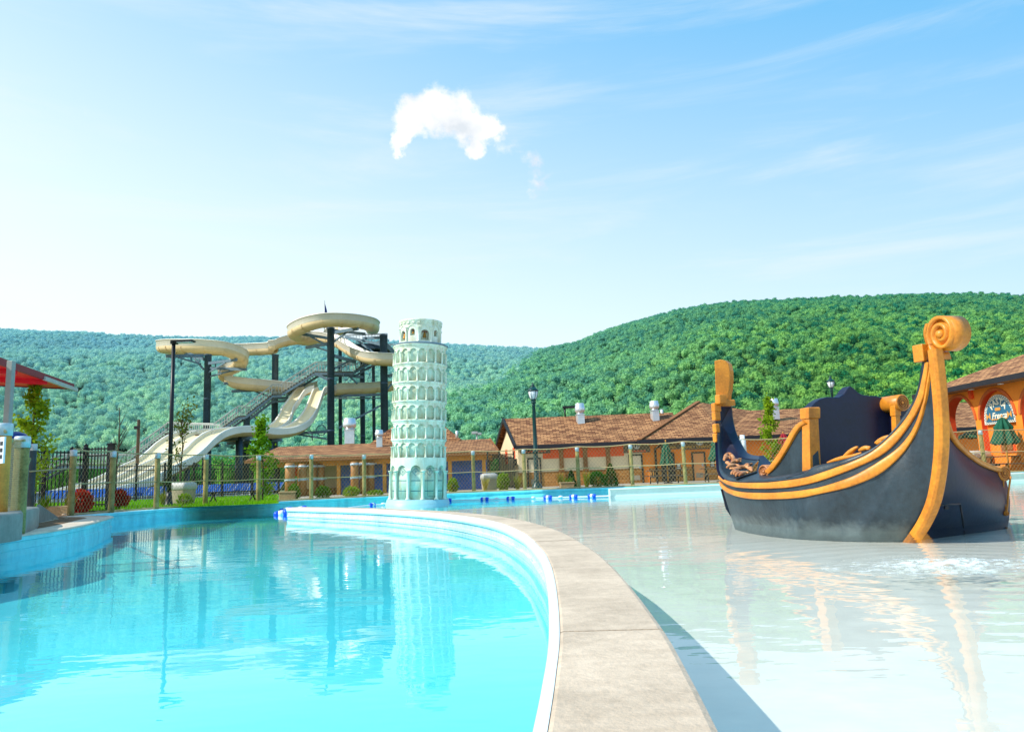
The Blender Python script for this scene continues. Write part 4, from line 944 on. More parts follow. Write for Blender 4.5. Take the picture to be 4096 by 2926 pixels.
# ---------------------------------------------------------------- planting
def shrub(name,label,cat,c,W,H,mat,shape,n,lf,group=None,seed=1):
    t=thing(name,label,cat,c,0,group,local=True); r=random.Random(seed); m=MB(); s=MB()
    for k in range(n):
        if shape=='round':
            d=V((r.gauss(0,1),r.gauss(0,1),r.gauss(.3,1))).normalized(); p=V((d.x*W/2,d.y*W/2,H*.5+d.z*H*.5))*1.0; q=r.uniform(.6,1.03)*(1+.18*noise.noise(d*2.2+V((seed,0,0)))); p=V((p.x*q,p.y*q,H*.5+(p.z-H*.5)*q)); dd=d
        elif shape=='cone':
            z=r.random()**1.5; a=r.uniform(0,2*PI); rad=W/2*(1-z)**.8*r.uniform(.75,1.05)*(1+.15*noise.noise(V((math.cos(a)*2,math.sin(a)*2,z*5+seed)))); rad*=min(1,.55+z*6); p=V((math.cos(a)*rad,math.sin(a)*rad,z*H)); dd=V((math.cos(a),math.sin(a),.7))
        else:
            a=r.uniform(0,2*PI); z=r.random(); rad=W/2*z*r.uniform(.2,1.); p=V((math.cos(a)*rad,math.sin(a)*rad,z*H*r.uniform(.8,1))); dd=V((math.cos(a),math.sin(a),1.2))
        m.leaf(p,dd.normalized()+V((r.gauss(0,.5),r.gauss(0,.5),r.gauss(0,.4))),V((r.gauss(0,1),r.gauss(0,1),r.gauss(0,1))),lf*r.uniform(.25,.45),lf*r.uniform(.7,1.3))
    for k in range(7):
        a=r.uniform(0,2*PI); s.tube([V((0,0,0)),V((math.cos(a)*W*.15,math.sin(a)*W*.15,H*.4)),V((math.cos(a)*W*.3,math.sin(a)*W*.3,H*.8))],[.012,.01,.004],4)
    if shape=='cone': s.tube([V((0,0,0)),V((0,0,H*.9))],[.03,.01],6)
    s.build('stem',bark,t); m.build('foliage',mat,t,recalc=False); return t
def tuft(label,c,H,n,mat,seed,W=.5):
    t=thing('ornamental_grass',label,'grass tuft',c,0,None,local=True); r=random.Random(seed); m=MB()
    for k in range(n):
        a=r.uniform(0,2*PI); l=H*r.uniform(.6,1.1); o=V((math.cos(a),math.sin(a),0)); x=V((-o.y,o.x,0))*.013; b0=o*r.uniform(0,.08); sp_=r.uniform(.1,.6)*W
        P=[b0,b0+o*sp_*.35+V((0,0,l*.6)),b0+o*sp_+V((0,0,l))]
        m.add([P[0]-x,P[0]+x,P[1]+x*.8,P[1]-x*.8,P[2]],[(0,1,2,3),(3,2,4)])
    m.build('blades',mat,t,recalc=False)
shrub('conical_shrub','narrow dark green cone shrub behind the small tan block','shrub',gx(722,34.5,.35),.5,.82,leafc,'cone',1500,.06,seed=2)
shrub('round_shrub','dense dark green ball shrub between two cone shrubs at the tan wall','shrub',gx(754.5,34,.35),.74,.72,leafd,'round',1800,.065,seed=3)
shrub('conical_shrub','broad green cone shrub between the ball shrub and the second tan door','shrub',gx(772,35,.35),.72,1.05,leafc,'cone',1700,.065,seed=4)
shrub('flowering_shrub','light green rounded shrub next to the squat stone block','shrub',gx(371,29.,.38),.45,.6,leafb,'round',900,.07,seed=5)
shrub('flowering_shrub','light yellow-green ball shrub in front of the shower posts','shrub',gx(408,30.2,.38),.55,.5,leafb,'round',900,.07,seed=6)
shrub('flowering_shrub','light yellow-green ball shrub before the blue pavilion wall','shrub',gx(443.5,31,.38),.62,.44,leafb,'round',900,.07,seed=7)
shrub('low_shrub','very low green shrub nearly touching the tower','shrub',gx(474,31.6,.38),.7,.25,leafb,'round',500,.07,seed=8)
shrub('flowering_shrub','upright bright green shrub between the tower and the nearest waste bin','shrub',gx(572,32.2,.38),.4,.6,leafb,'round',700,.09,seed=9)
shrub('flowering_shrub','bright green shrub before the short black picket fence','shrub',gx(635.7,33,.38),.5,.75,leafb,'round',900,.09,seed=10)
shrub('red_shrub','red leaved shrub on the lawn beyond the thick black gate post','shrub',gx(150.5,24.5,.4),.46,.58,leafr,'round',1000,.1,seed=11)
shrub('red_shrub','red leaved shrub in front of the black picket gate','shrub',gx(100,22.,.4),.6,.62,leafr,'round',1000,.1,seed=12)
shrub('low_shrub','small yellow-green sprig in front of the beige bin','shrub',gx(233,25.2,.4),.4,.4,leafb,'round',260,.09,seed=13)
for k,(x,y,h,l) in enumerate(((57,20.4,.75,'tall green grass tuft by the sloping end of the concrete wall'),(86,21,.75,'arching grass tuft behind the sandstone block'),(206,26,.75,'yellow grass tuft between a fence post and the tall black lamp pole'),(613,33.,.78,'straw grass tuft in front of the bin beside the tower'),(653.5,33.2,.85,'straw grass tuft between the short black fence and the first tan door'),(709,33.4,.85,'straw grass tuft beside the small tan block'),(741,33.6,.9,'straw grass tuft between a fence post and the ball shrub'),(717.5,33.2,.6,'green grass tuft behind the small tan block'))): tuft(l,gx(x,y,.39),h*.82,90,leafg if k not in(0,7) else leafb,k)
def small_tree(name,label,b,H,W,z0,mat,n,lf,seed,bare=False,sparse=0.):
    t=thing(name,label,'tree',b,0,None,local=True); r=random.Random(seed); m=MB(); L=MB()
    tr=[V((0,0,0)),V((r.uniform(-.04,.04),0,H*.35)),V((r.uniform(-.08,.08),.03,H*.7)),V((r.uniform(-.05,.05),0,H))]
    tr=crom(tr,6); m.tube(tr,[.05*(H/5)*(1-i/len(tr)*.85)+.006 for i in range(len(tr))],7)
    tips=[]
    for k in range(26 if not bare else 14):
        f=z0+(.97-z0)*(k+.5)/26 if not bare else r.uniform(.35,.9); p=tr[int(f*(len(tr)-1))]; a=r.uniform(0,2*PI)
        prof=math.sin(PI*min(1,max(.08,(f-z0)/(1-z0)*.8+.25)))**.8 if not bare else .8
        l=W*.5*prof*r.uniform(.6,1.1); e=p+V((math.cos(a)*l,math.sin(a)*l,l*(.9 if not bare else 2.2))); mid=p.lerp(e,.5)+V((0,0,-.05*l))
        br=crom([p,mid,e],4); m.tube(br,[.016*(1-i/len(br))+.004 for i in range(len(br))],5); tips.append((p,mid,e))
    m.build('trunk',bark,t)
    if n:
        for k in range(n):
            p,mid,e=r.choice(tips); f=r.uniform(.25,1.1); c=(p.lerp(mid,f*2) if f<.5 else mid.lerp(e,f*2-1))+V((r.gauss(0,.09),r.gauss(0,.09),r.gauss(0,.1)))*(W/1.2)
            L.leaf(c,V((r.gauss(0,1),r.gauss(0,1),r.gauss(-.2,.8))),V((r.gauss(0,1),r.gauss(0,1),r.gauss(0,1))),lf*r.uniform(.3,.5),lf*r.uniform(.7,1.3))
        L.build('crown',mat,t,recalc=False)
    return t
def treeat(name,label,x,y,ytop,W,z0,mat,n,lf,seed,**k):
    b=gx(x,y,.38); return small_tree(name,label,b,aty(x,ytop,y).z-.38,W,z0,mat,n,lf,seed,**k)
treeat('young_tree','young pear-shaped tree with glossy leaves below the red canopy roof',33,20.5,484,1.0,.12,leafy,1900,.11,21)
treeat('young_tree','slim young tree with yellow-green leaves in front of the brown pavilion',331,29.2,527,1.0,.1,leafy,1700,.12,22)
treeat('young_tree','narrow young tree behind the black bow deck of the gondola',977.5,34,499,.95,.1,leafy,1800,.12,23)
treeat('sapling','leafy based sapling with bare upper twigs beside the tall black lamp pole',226,28,528,1.1,.05,Mleaf('dull_leaf','#5a6a2a','#8a8a3c',.35),300,.11,24,bare=True)
treeat('bare_sapling','dead bare sapling with upright twigs above the black gate post',144.5,30,515,.8,.1,None,0,.1,25,bare=True)
b=gx(171.6,70,.3); ps=thing('wooden_pole','short weathered utility pole stub beside the stair','pole',b); m=MB(); m.lathe([(.17,0),(.14,aty(171,531,70).z-.3),(.1,aty(171,529.5,70).z-.3)],b,10); m.build('pole_body',bark,ps); m=MB(); h=aty(171,540,70).z-.3; m.box(b+V((0,-.3,h)),(.5,.15,.3)); m.build('bracket',blackm,ps)
# ---------------------------------------------------------------- lane lines with floats
def floatm(c,d,par,s=1.,two=True):
    d=V(d).normalized(); x=d.orthogonal().normalized(); y=d.cross(x); rt=Matrix((x,y,d)).transposed(); r=.085*s
    m=MB(); m.lathe([(.02,-.19*s),(r*.7,-.185*s),(r,-.14*s),(r,-.06*s)],c,14,rot=rt); m.lathe([(r,.06*s),(r,.14*s),(r*.7,.185*s),(.02,.19*s)],c,14,rot=rt); f=m.build('lane_float',blue_f,par)
    m=MB(); m.lathe([(r,-.06*s),(r*1.02,0),(r,.06*s)],c,14,rot=rt); m.build('white_band',white_f,f)
def whitefloat(c,par):
    m=MB(); m.lathe([(.0005,-.05),(.07,-.04),(.09,0),(.07,.04),(.0005,.05)],c,12); m.build('white_float',white_f,par)
ll=thing('lane_line','long blue and white float line across the far pool to the ledge wall','lane line',(0,29.4,0))
P0=gx(440,25.,.14); LE=V((LA.x,26.7,.16))
lp_=crom([P0,gx(470,27,.14),gx(520,28.9,.14),gx(565,29.3,.14),gx(612,29.,.14),gx(700,28.,.14),LE],10)
m=MB(); m.tube(lp_,.017,6); rb_=m.build('rope',white_f,ll)
beads=MB()
def online(x):
    best=min(lp_,key=lambda p:abs(p.x-gx(x,p.y,.15).x)); i=lp_.index(best); j=min(i+1,len(lp_)-1); return best+V((0,0,.03)),(lp_[j]-lp_[max(i-1,0)])
for x in (470.5,515.5,567,614.5,647.5,687.5,721.5,747):
    c,d=online(x); floatm(c,d,ll,.86)
for x in (484,629,669,705): whitefloat(online(x)[0],ll)
dn=resample(lp_,260)
for p in dn: beads.lathe([(.0005,-.03),(.03,0),(.0005,.03)],p+V((0,0,.015)),6)
beads.build('small_beads',white_f,ll,kind='stuff')
l2=thing('lane_line','short cluster of blue and white floats tied to the end of the dividing wall','lane line',(-6,19.4,0))
fl2=[(355.5,648,.1),(361,644.2,.4),(366,647.5,.3),(379.5,642.5,.3),(380.5,648.5,.2)]
for x,y,a in fl2: floatm(atz(x,y,.16),(math.cos(a),math.sin(a)*.4,.15),l2,1.15)
m=MB(); m.tube(crom([atz(x,y,.15) for x,y,_ in fl2[:3]]+[atz(372,648.5,.15),atz(378,648,.15),cl[-1]+V((0,0,.2))],5),.03,6); m.build('rope',white_f,l2)
# ---------------------------------------------------------------- brown-roofed pavilion
GB=.3
def P3(x,y,Y): return aty(x,y,Y)
pv=thing('pavilion','low brown shingled pavilion with blue walls and timber posts behind the tower','building',gx(460,47,GB))
ey=45.5
eL,eR=P3(309,580.5,ey),P3(629,570,ey); ez=(eL.z+eR.z)/2; eL.z=eR.z=ez
rY=50.5; rz=P3(440,560.5,rY).z; rL=P3(352,559,rY); rR=P3(618,552,rY); rL.z=rR.z=rz
bL,bR=V((eL.x,55.5,ez)),V((eR.x,55.5,ez))
m=MB(); m.quad(eL,eR,rR,rL); m.quad(bR,bL,rL,rR); m.quad(bL,eL,rL); m.quad(eR,bR,rR)
roof=m.build('roof',shing,pv,uv=True)
# taller pyramid roof over the middle
cz=P3(508,526,53).z; pk_=V((P3(530,530,53).x,53,P3(530,513,53).z)); a0=P3(482,558.5,rY-.6); a1=P3(574,554,rY-.6); a0.z=a1.z=rz-.25; a0.x=P3(464,560,rY).x; a1.x=P3(588,556,rY).x; b0=V((a0.x,58,a0.z)); b1=V((a1.x,58,a0.z))
m=MB(); m.quad(a0,a1,pk_); m.quad(a1,b1,pk_); m.quad(b1,b0,pk_); m.quad(b0,a0,pk_); m.build('upper_roof',shing,pv,uv=True)
m=MB(); m.bar(eL+V((0,-.03,-.1)),eR+V((0,-.03,-.1)),.06,.16); m.bar(eR+V((.03,0,-.1)),bR+V((.03,0,-.1)),.06,.16); m.bar(eR+V((0.03,0,0)),rR+V((.03,0,0)),.07,.14); m.build('fascia',brown,pv)
m=MB(); m.quad(eL+V((.1,.1,-.14)),eR+V((-.1,.1,-.14)),bR+V((-.1,0,-.14)),bL+V((.1,0,-.14))); m.build('soffit',woodr,pv)
m=MB(); m.bar(V((eL.x+.3,46.3,ez-.33)),V((eR.x-.4,46.3,ez-.33)),.14,.3)
m.bar(V((eR.x-.6,46.3,ez-.3)),V((eR.x-.6,53,ez-.3)),.14,.3); m.build('timber_beam',woodr,pv)
for x in (378,428,486,519,569,612):
    c=gx(x,46.3,GB); m=MB(); m.box(V((c.x,46.3,(ez-.45+GB)/2)),(.22,.22,ez-.45-GB)); m.build('timber_post',woodr,pv)
xA=gx(425,47.6,GB).x; xB=gx(618,47.6,GB).x
m=MB(); m.box(V(((xA+xB)/2,47.8,GB+.98)),(xB-xA,.1,1.96)); m.build('blue_wall',bluew,pv)
m=MB(); m.box(V(((xA+xB)/2,50.8,(GB+ez)/2)),(xB-xA,.2,ez-GB-.2)); m.box(V((xA+.1,49.2,(GB+ez)/2)),(.2,3,ez-GB-.2)); m.build('inner_wall',brown,pv)
c=gx(397,50,GB); m=MB(); m.box(V((c.x,50,ez-.62)),(3.2,.15,.7)); m.build('red_panel',redor,pv); m=MB(); m.box(V((c.x+.6,49.9,GB+1.3)),(2.2,.1,1.7)); m.build('tan_panel',tanw,pv); m=MB(); m.box(V((c.x+.3,50.2,GB+.25)),(3.8,.2,.5)); m.build('block_base',brickb,pv,uv=True)
def vent(name,label,x,yb,yt,Y,r):
    b=P3(x,yb,Y); h=P3(x,yt,Y).z-b.z; t=thing(name,label,'roof vent',b)
    m=MB(); w_=r*1.45; m.box(b+V((0,0,h*.2-.2)),(w_,w_,h*.4+.4),R(10)); m.box(b+V((0,0,h*.41)),(w_*1.18,w_*1.18,h*.04),R(10)); m.build('curb',alum,t,bevel=.01)
    m=MB(); m.lathe([(r*.75,h*.42),(r*.7,h*.5),(r*.95,h*.56),(r*1.02,h*.6),(r*1.02,h*.8),(r*.92,h*.83),(r*.9,h*.97),(r*.82,h),(0,h*1.005)],b,20); m.build('fan_hood',alum,t); return t
vent('roof_vent','large shiny exhaust fan rising from behind the pavilion roof',441.5,553,528,52.2,.46)
vent('roof_vent','small shiny exhaust fan on the front roof slope of the pavilion beside the tower',479,559.5,542.5,49.,.27)
vent('roof_vent','shiny exhaust fan on the tan building roof beside the black floodlight',733,533,509,50.,.33)
vent('roof_vent','shiny exhaust fan beside the hip ridge of the orange building',827,526.5,506,50.,.32)
vent('roof_vent','shiny exhaust fan behind the slim tree above the gondola deck',978,522,503,50.,.32)
pp=thing('vent_pipe','short white pipe standing on the pavilion roof past the tower','vent pipe',P3(577,552,50)); m=MB(); b=P3(577,553,50); m.lathe([(.09,0),(.09,P3(577,543.5,50).z-b.z)],b,10); m.build('pipe_body',whitm,pp)
pp=thing('vent_pipe','short white pipe on the roof ridge beside an exhaust fan','vent pipe',P3(835,523,51.)); b=P3(836,523,51); m=MB(); m.lathe([(.1,-.2),(.1,.35)],b,10); m.build('pipe_body',whitm,pp)
# shower posts
for k,(x,Y) in enumerate(((366,45.),(382,45.6),(395,46.),(405,46.4),(448,45.2),(459,45.6),(468,46.))):
    lab=['thickest tan shower post, at the corner of the pavilion','tan shower post next to the thickest one, by a timber post','tan shower post before the red panel','tan shower post between the red panel and a rope fence post','tan shower post beside the rope fence post','slim tan shower post between two others near the blue wall','tan shower post nearest the blue wall'][k]
    b=gx(x,Y,GB); h=1.95 if k else 2.0; r=.3 if k==0 else .25; t=thing('shower_post',lab,'shower post',b,0,'shower posts under the pavilion'); m=MB(); m.lathe([(r,0),(r*.97,h),(r*.7,h+.03),(0,h+.03)],b,16); m.build('post_body',M('shower_post_paint','#a8743c',.6,.2,2.,.2,20) if k==0 else bpy.data.materials['shower_post_paint'],t)
    for z in (.95,1.75):
        m=MB(); m.lathe([(r*1.02,z),(r*1.12,z+.03),(r*1.12,z+.1),(r*1.02,z+.13)],b,16); m.tube([b+V((r,-.05,z+.07)),b+V((r+.15,-.1,z+.09))],.035,6); m.tube([b+V((-r*.5,-r,z+.05)),b+V((-r*.6,-r-.12,z-.02))],.035,6); m.build('shower_fitting',galv,t)
# ---------------------------------------------------------------- tan and orange building
b2=thing('concession_building','tan and orange block building with red-orange panels and a brown shingled roof','building',gx(740,48,GB))
FY=47.5; EY=46.9
ez2=P3(735,559.5,EY).z; e0=P3(652,558,EY); e0.z=ez2; xo=gx(812.5,EY,GB).x; xr0=gx(850,EY,GB).x
rY2=51.; rz2=P3(740,524.5,rY2).z; g0=P3(643,526,rY2); g0.z=rz2; e0.x=P3(651,560,EY).x
g0=V((e0.x-.75,rY2,rz2)); gb=V((e0.x-1.6,56,ez2)); rr=V((gx(905,rY2,GB).x,rY2,rz2))
xw0=gx(656,FY,GB).x; xe=gx(813,FY,GB).x; xend=38.
eO=V((gx(811,EY-.45,GB).x,EY-.45,ez2+.05)); eE=V((36,EY-.45,ez2+.05))
m=MB(); m.quad(e0,V((xo+3,EY,ez2)),V((xo+3,rY2,rz2)),g0); m.quad(V((xo+3,56,ez2)),gb,g0,V((xo+3,rY2,rz2)))
ap=V((gx(889,52.5,GB).x,52.5,P3(889,507,52.5).z)); r2=P3(947,518,53.2); r2.y=53.2; r3=V((36,53.2,r2.z))
m.quad(eO,V((ap.x,eO.y,eO.z)),ap); m.quad(V((ap.x,eO.y,eO.z)),V((r2.x,eO.y,eO.z)),r2,ap); m.quad(V((r2.x,eO.y,eO.z)),eE,r3,r2)
m.quad(eO,ap,V((ap.x,60,eO.z)),V((eO.x,60,eO.z))); m.quad(ap,r2,V((r2.x,60,eO.z)),V((ap.x,60,eO.z))); m.quad(r2,r3,V((36,60,eO.z)),V((r2.x,60,eO.z)))
m.build('roof',shing,b2,uv=True)
m=MB(); m.bar(e0+V((-.02,-.04,-.1)),V((xo,EY-.04,ez2-.1)),.08,.24); m.bar(eO+V((0,-.04,-.1)),eE+V((0,-.04,-.1)),.08,.24); m.bar(eO+V((-.04,0,-.1)),V((eO.x-.04,FY,ez2-.05)),.08,.24)
m.bar(e0+V((-.05,-.05,-.06)),g0+V((-.05,0,-.06)),.08,.28); m.bar(g0+V((-.05,0,-.06)),gb+V((-.05,0,-.06)),.08,.28); m.build('fascia',fascia,b2)
m=MB(); m.bar(eO+V((0,0,.06)),ap+V((0,0,.04)),.35,.06); m.build('hip_cap',bpy.data.materials['brown_trim'],b2)
m=MB(); m.quad(e0+V((0,0,-.2)),V((xo,EY,ez2-.2)),V((xo,FY+.1,ez2-.2)),V((e0.x,FY+.1,ez2-.2))); m.quad(eO+V((0,0,-.16)),eE+V((0,0,-.16)),V((36,FY+.1,ez2-.11)),V((eO.x,FY+.1,ez2-.11))); m.build('soffit',brown,b2)
m=MB(); wz1=P3(735,593.5,FY).z
m.box(V(((xw0+xe)/2,FY+.15,(wz1+ez2)/2)),(xe-xw0,.3,ez2-wz1)); m.build('tan_wall',tanw,b2)
m=MB(); gz=rz2-.15; m.quad(V((xw0+.003,FY+.31,GB)),V((xw0-1.3,55,GB)),V((xw0-1.3,55,ez2-.1)),V((xw0-.55,rY2,gz)),V((xw0+.003,FY+.31,ez2-.1))); m.build('gable_wall',tanw,b2)
m=MB(); m.box(V(((xw0+xe)/2,FY+.12,(wz1+GB)/2)),(xe-xw0+.1,.36,wz1-GB-.004)); m.build('block_wainscot',brickb,b2,uv=True)
m=MB(); m.box(V(((xe+xend)/2+.003,FY+.2,(GB+ez2)/2)),(xend-xe,.4,ez2-GB)); m.build('orange_wall',orgw,b2)
xk=gx(866,FY,GB).x; m=MB(); m.box(V(((xe+xend)/2+.2,FY-.02,GB+.45)),(xend-xe-.4,.05,.9)); m.build('block_wainscot',brickb,b2,uv=True)
pz0,pz1=P3(735,577,FY).z,P3(735,561.,FY).z
xs=[gx(v,FY,GB).x for v in (685.5,710.4,740.6,769.6,791.5)]
for a,b in zip(xs,xs[1:]):
    m=MB(); w_=b-a-.16; m.box(V(((a+b)/2,FY-.02,(pz0+pz1)/2)),(w_,.05,pz1-pz0)); m.build('orange_panel',redor,b2)
for x in xs[1:4]:
    m=MB(); m.box(V((x,FY-.08,(wz1+ez2)/2)),(.27,.2,ez2-wz1-.25)); m.box(V((x,FY-.1,ez2-.28)),(.36,.26,.2)); m.box(V((x,FY-.1,wz1+.05)),(.36,.26,.12)); m.build('pilaster',brown,b2,bevel=.01)
    m=MB(); m.box(V((x,FY-.1,(wz1+GB)/2)),(.42,.16,wz1-GB-.01)); m.build('pilaster_base',brickb,b2,uv=True)
for z in (wz1+.6,):
    m=MB(); m.box(V(((xw0+xe)/2,FY-.012,ez2-.35)),(xe-xw0,.02,.02)); m.build('score_line',brown,b2)
def door(x0,x1,yt,mat,frame,lab=None):
    a=gx(x0,FY,GB).x; b=gx(x1,FY,GB).x; zt=P3((x0+x1)/2,yt,FY).z; m=MB()
    m.box(V(((a+b)/2,FY-.05,zt-.05)),(b-a,.14,.1)); m.box(V((a+.05,FY-.05,(zt-.1+GB)/2)),(.1,.14,zt-.1-GB)); m.box(V((b-.05,FY-.05,(zt-.1+GB)/2)),(.1,.14,zt-.1-GB)); d=m.build('door',frame,b2,label=lab)
    m=MB(); m.box(V(((a+b)/2,FY-.03,(zt-.1+GB)/2)),(b-a-.2,.06,zt-.1-GB)); m.build('door_leaf',mat,d)
    m=MB(); m.box(V(((a+b)/2+.0,FY-.065,GB+.35)),((b-a)*.5,.02,.3)); m.build('kick_grille',M('grille_paint','#9a9080',.5,.1,4.,.0,20) if 'grille_paint' not in bpy.data.materials else bpy.data.materials['grille_paint'],d)
    m=MB(); m.tube([V((b-.2,FY-.07,GB+1.0)),V((b-.2,FY-.13,GB+1.0)),V((b-.32,FY-.13,GB+1.0))],.02,6); m.box(V((b-.2,FY-.07,GB+1.02)),(.07,.02,.22)); m.build('handle',galv,d)
door(666.5,684.5,577.5,tand,blackm,'tan door in a black frame'); door(795.5,813.,573.,tand,blackm,'tan door in a black frame'); door(875,892.6,570,ord_,blackm,'orange door in a black frame')
def hole(x0,x1,yt):
    a=gx(x0,FY,GB).x; b=gx(x1,FY,GB).x; zt=P3((x0+x1)/2,yt,FY).z; m=MB(); m.box(V(((a+b)/2,FY-.03,(zt+GB)/2)),(b-a,.08,zt-GB)); d=m.build('dark_opening',blackm,b2)
    m=MB(); m.bar(V((a,FY-.08,GB)),V((a,FY-.08,zt)),.08); m.bar(V((b,FY-.08,GB)),V((b,FY-.08,zt)),.08); m.bar(V((a,FY-.08,zt)),V((b,FY-.08,zt)),.08); m.build('frame',blackm,d)
hole(837,852.6,571.5)
signm=M('sign_slate','#5a5248',.6,.15,6.,.1,30); gold_t=M('sign_gold_letters','#f0b428',.5,.05,6.,.0,30); red_t=M('sign_red_letters','#e05028',.5,.05,6.,.0,30); cream_t=M('sign_cream','#efe6d0',.5,.05,6.,.0,30)
def doorsign(x,y,w_,body,label,letters=None,icon=True):
    c=P3(x,y,FY-.06); t=thing('door_sign',label,'sign',c); m=MB(); h=w_*.26
    pts=[(-w_/2,-h/2),(w_/2,-h/2),(w_/2,h*.35),(w_*.44,h*.42),(w_*.42,h*.5),(w_*.2,h*.5),(w_*.14,h*.62),(0,h*.85),(-w_*.14,h*.62),(-w_*.2,h*.5),(-w_*.42,h*.5),(-w_*.44,h*.42),(-w_/2,h*.35)]
    m.prism([c+V((a,0,b)) for a,b in pts],V((0,.05,0))); m.build('board',signm,t)
    if icon:
        m=MB(); rt=Matrix.Rotation(R(90),3,'X'); m.lathe([(.0005,.012),(w_*.13,.012),(w_*.13,0)],c+V((0,-.004,h*.5)),18,rot=rt); m.build('emblem',galv,t)
        m=MB()
        for s in (-1,1): m.box(c+V((s*w_*.045,-.02,h*.44)),(w_*.035,.008,w_*.1)); m.lathe([(.0005,.0),(w_*.022,.004),(.0005,.008)],c+V((s*w_*.045,-.02,h*.44+w_*.075)),8,rot=rt)
        m.build('figures',blackm,t)
    if body: textmesh(body,'lettering',letters or gold_t,t,frame4(c+V((0,-.006,-h*.18)),(1,0,0),(0,0,1)),w_*.135,.004)
doorsign(676.,567.5,1.9,'','slate sign with red lettering above the tan door behind the green lamp post',None,True)
c=P3(676.,568.8,FY-.07); m=MB(); 
for k in range(7): m.box(c+V((-.6+.2*k,0,-.04)),(.15,.01,.1))
tg=[o for o in bpy.data.objects if o.name.startswith('door_sign') and o.get('category')][-1]
m.build('lettering_band',red_t,tg)
doorsign(804,566.6,1.7,'','slate sign above the tan door next to the orange wall'); tg=[o for o in bpy.data.objects if o.get('label')=='slate sign above the tan door next to the orange wall'][0]
c=P3(804,568,FY-.07); m=MB()
for k in range(6): m.box(c+V((-.5+.2*k,0,-.06)),(.15,.01,.1))
m.build('lettering_band',red_t,tg)
doorsign(883.6,562.,1.9,'FAMILY CHANGING','slate sign with yellow letters above the orange door',gold_t)
doorsign(847,563.5,1.3,'WOMEN','slate sign with yellow letters behind the closed green parasol',gold_t,False)
doorsign(992,553.2,1.3,'MEN','slate sign with yellow letters behind the slim tree and gondola',gold_t,False)
def plaque(x,y,label):
    c=P3(x,y,FY-.05); t=thing('wall_plaque',label,'sign',c); m=MB(); m.box(c,(.3,.03,.4)); m.build('plate',signm,t,bevel=.01); m=MB(); m.box(c+V((0,-.02,.06)),(.16,.01,.14)); m.box(c+V((0,-.02,-.1)),(.2,.01,.05)); m.build('pictogram',whitm,t)
plaque(857.,588.3,'small dark plaque with white pictogram beside the dark opening'); plaque(899.5,585.5,'small dark plaque with white pictogram beside the orange door')
def wlight(x,y,label,Y=FY-.15,kind=0):
    c=P3(x,y,Y); t=thing('wall_light' if kind==0 else 'loudspeaker',label,'wall light' if kind==0 else 'loudspeaker',c); m=MB()
    if kind: m.lathe([(.2,-.2),(.22,-.1),(.15,.15),(.1,.2)],c,14,rot=Matrix.Rotation(R(70),3,'X')@Matrix.Rotation(R(25),3,'Y')); m.bar(c,c+V((-.12,.2,.15)),.06)
    else: m.box(c,(.55,.4,.42))
    m.build('housing',blackm,t,bevel=.03); m=MB(); m.box(c+V((0,.16,.0)),(.12,.2,.12)); m.build('bracket',blackm,t)
wlight(825.3,556.3,'black box light high on the orange wall beside the downspout'); wlight(667.4,565.,'black horn loudspeaker under the eave of the tan wall',FY-.3,1); wlight(654.5,583.,'small dark wall box on the shaded gable side of the tan building',FY+1)
m=MB(); c=P3(829.5,560,FY-.12); a=gx(830,FY-.12,GB); m.tube([V((a.x+.4,EY-.5,ez2-.15)),V((a.x+.35,FY-.3,ez2-.3)),V((a.x,FY-.12,ez2-.5)),V((a.x,FY-.12,GB))],.08,8); m.build('downspout',blackm,b2)
for Y,z0,z1 in ((49.2,1.9,2.9),(52.2,1.9,2.9)):
    m=MB(); m.box(V((xw0-.02-(Y-47.8)*.181,Y,(z0+z1)/2)),(.06,.7,z1-z0),R(10)); m.build('orange_panel',redor,b2)
fx=thing('roof_light','small black floodlight on the ridge of the tan building roof','floodlight',P3(714,524,51)); c=P3(713.5,523,51); m=MB(); m.lathe([(.06,-.3),(.06,.45)],c,8); m.build('stem',blackm,fx); m=MB(); m.box(c+V((.3,0,.5)),(.9,.35,.14)); m.build('lamp_head',blackm,fx)
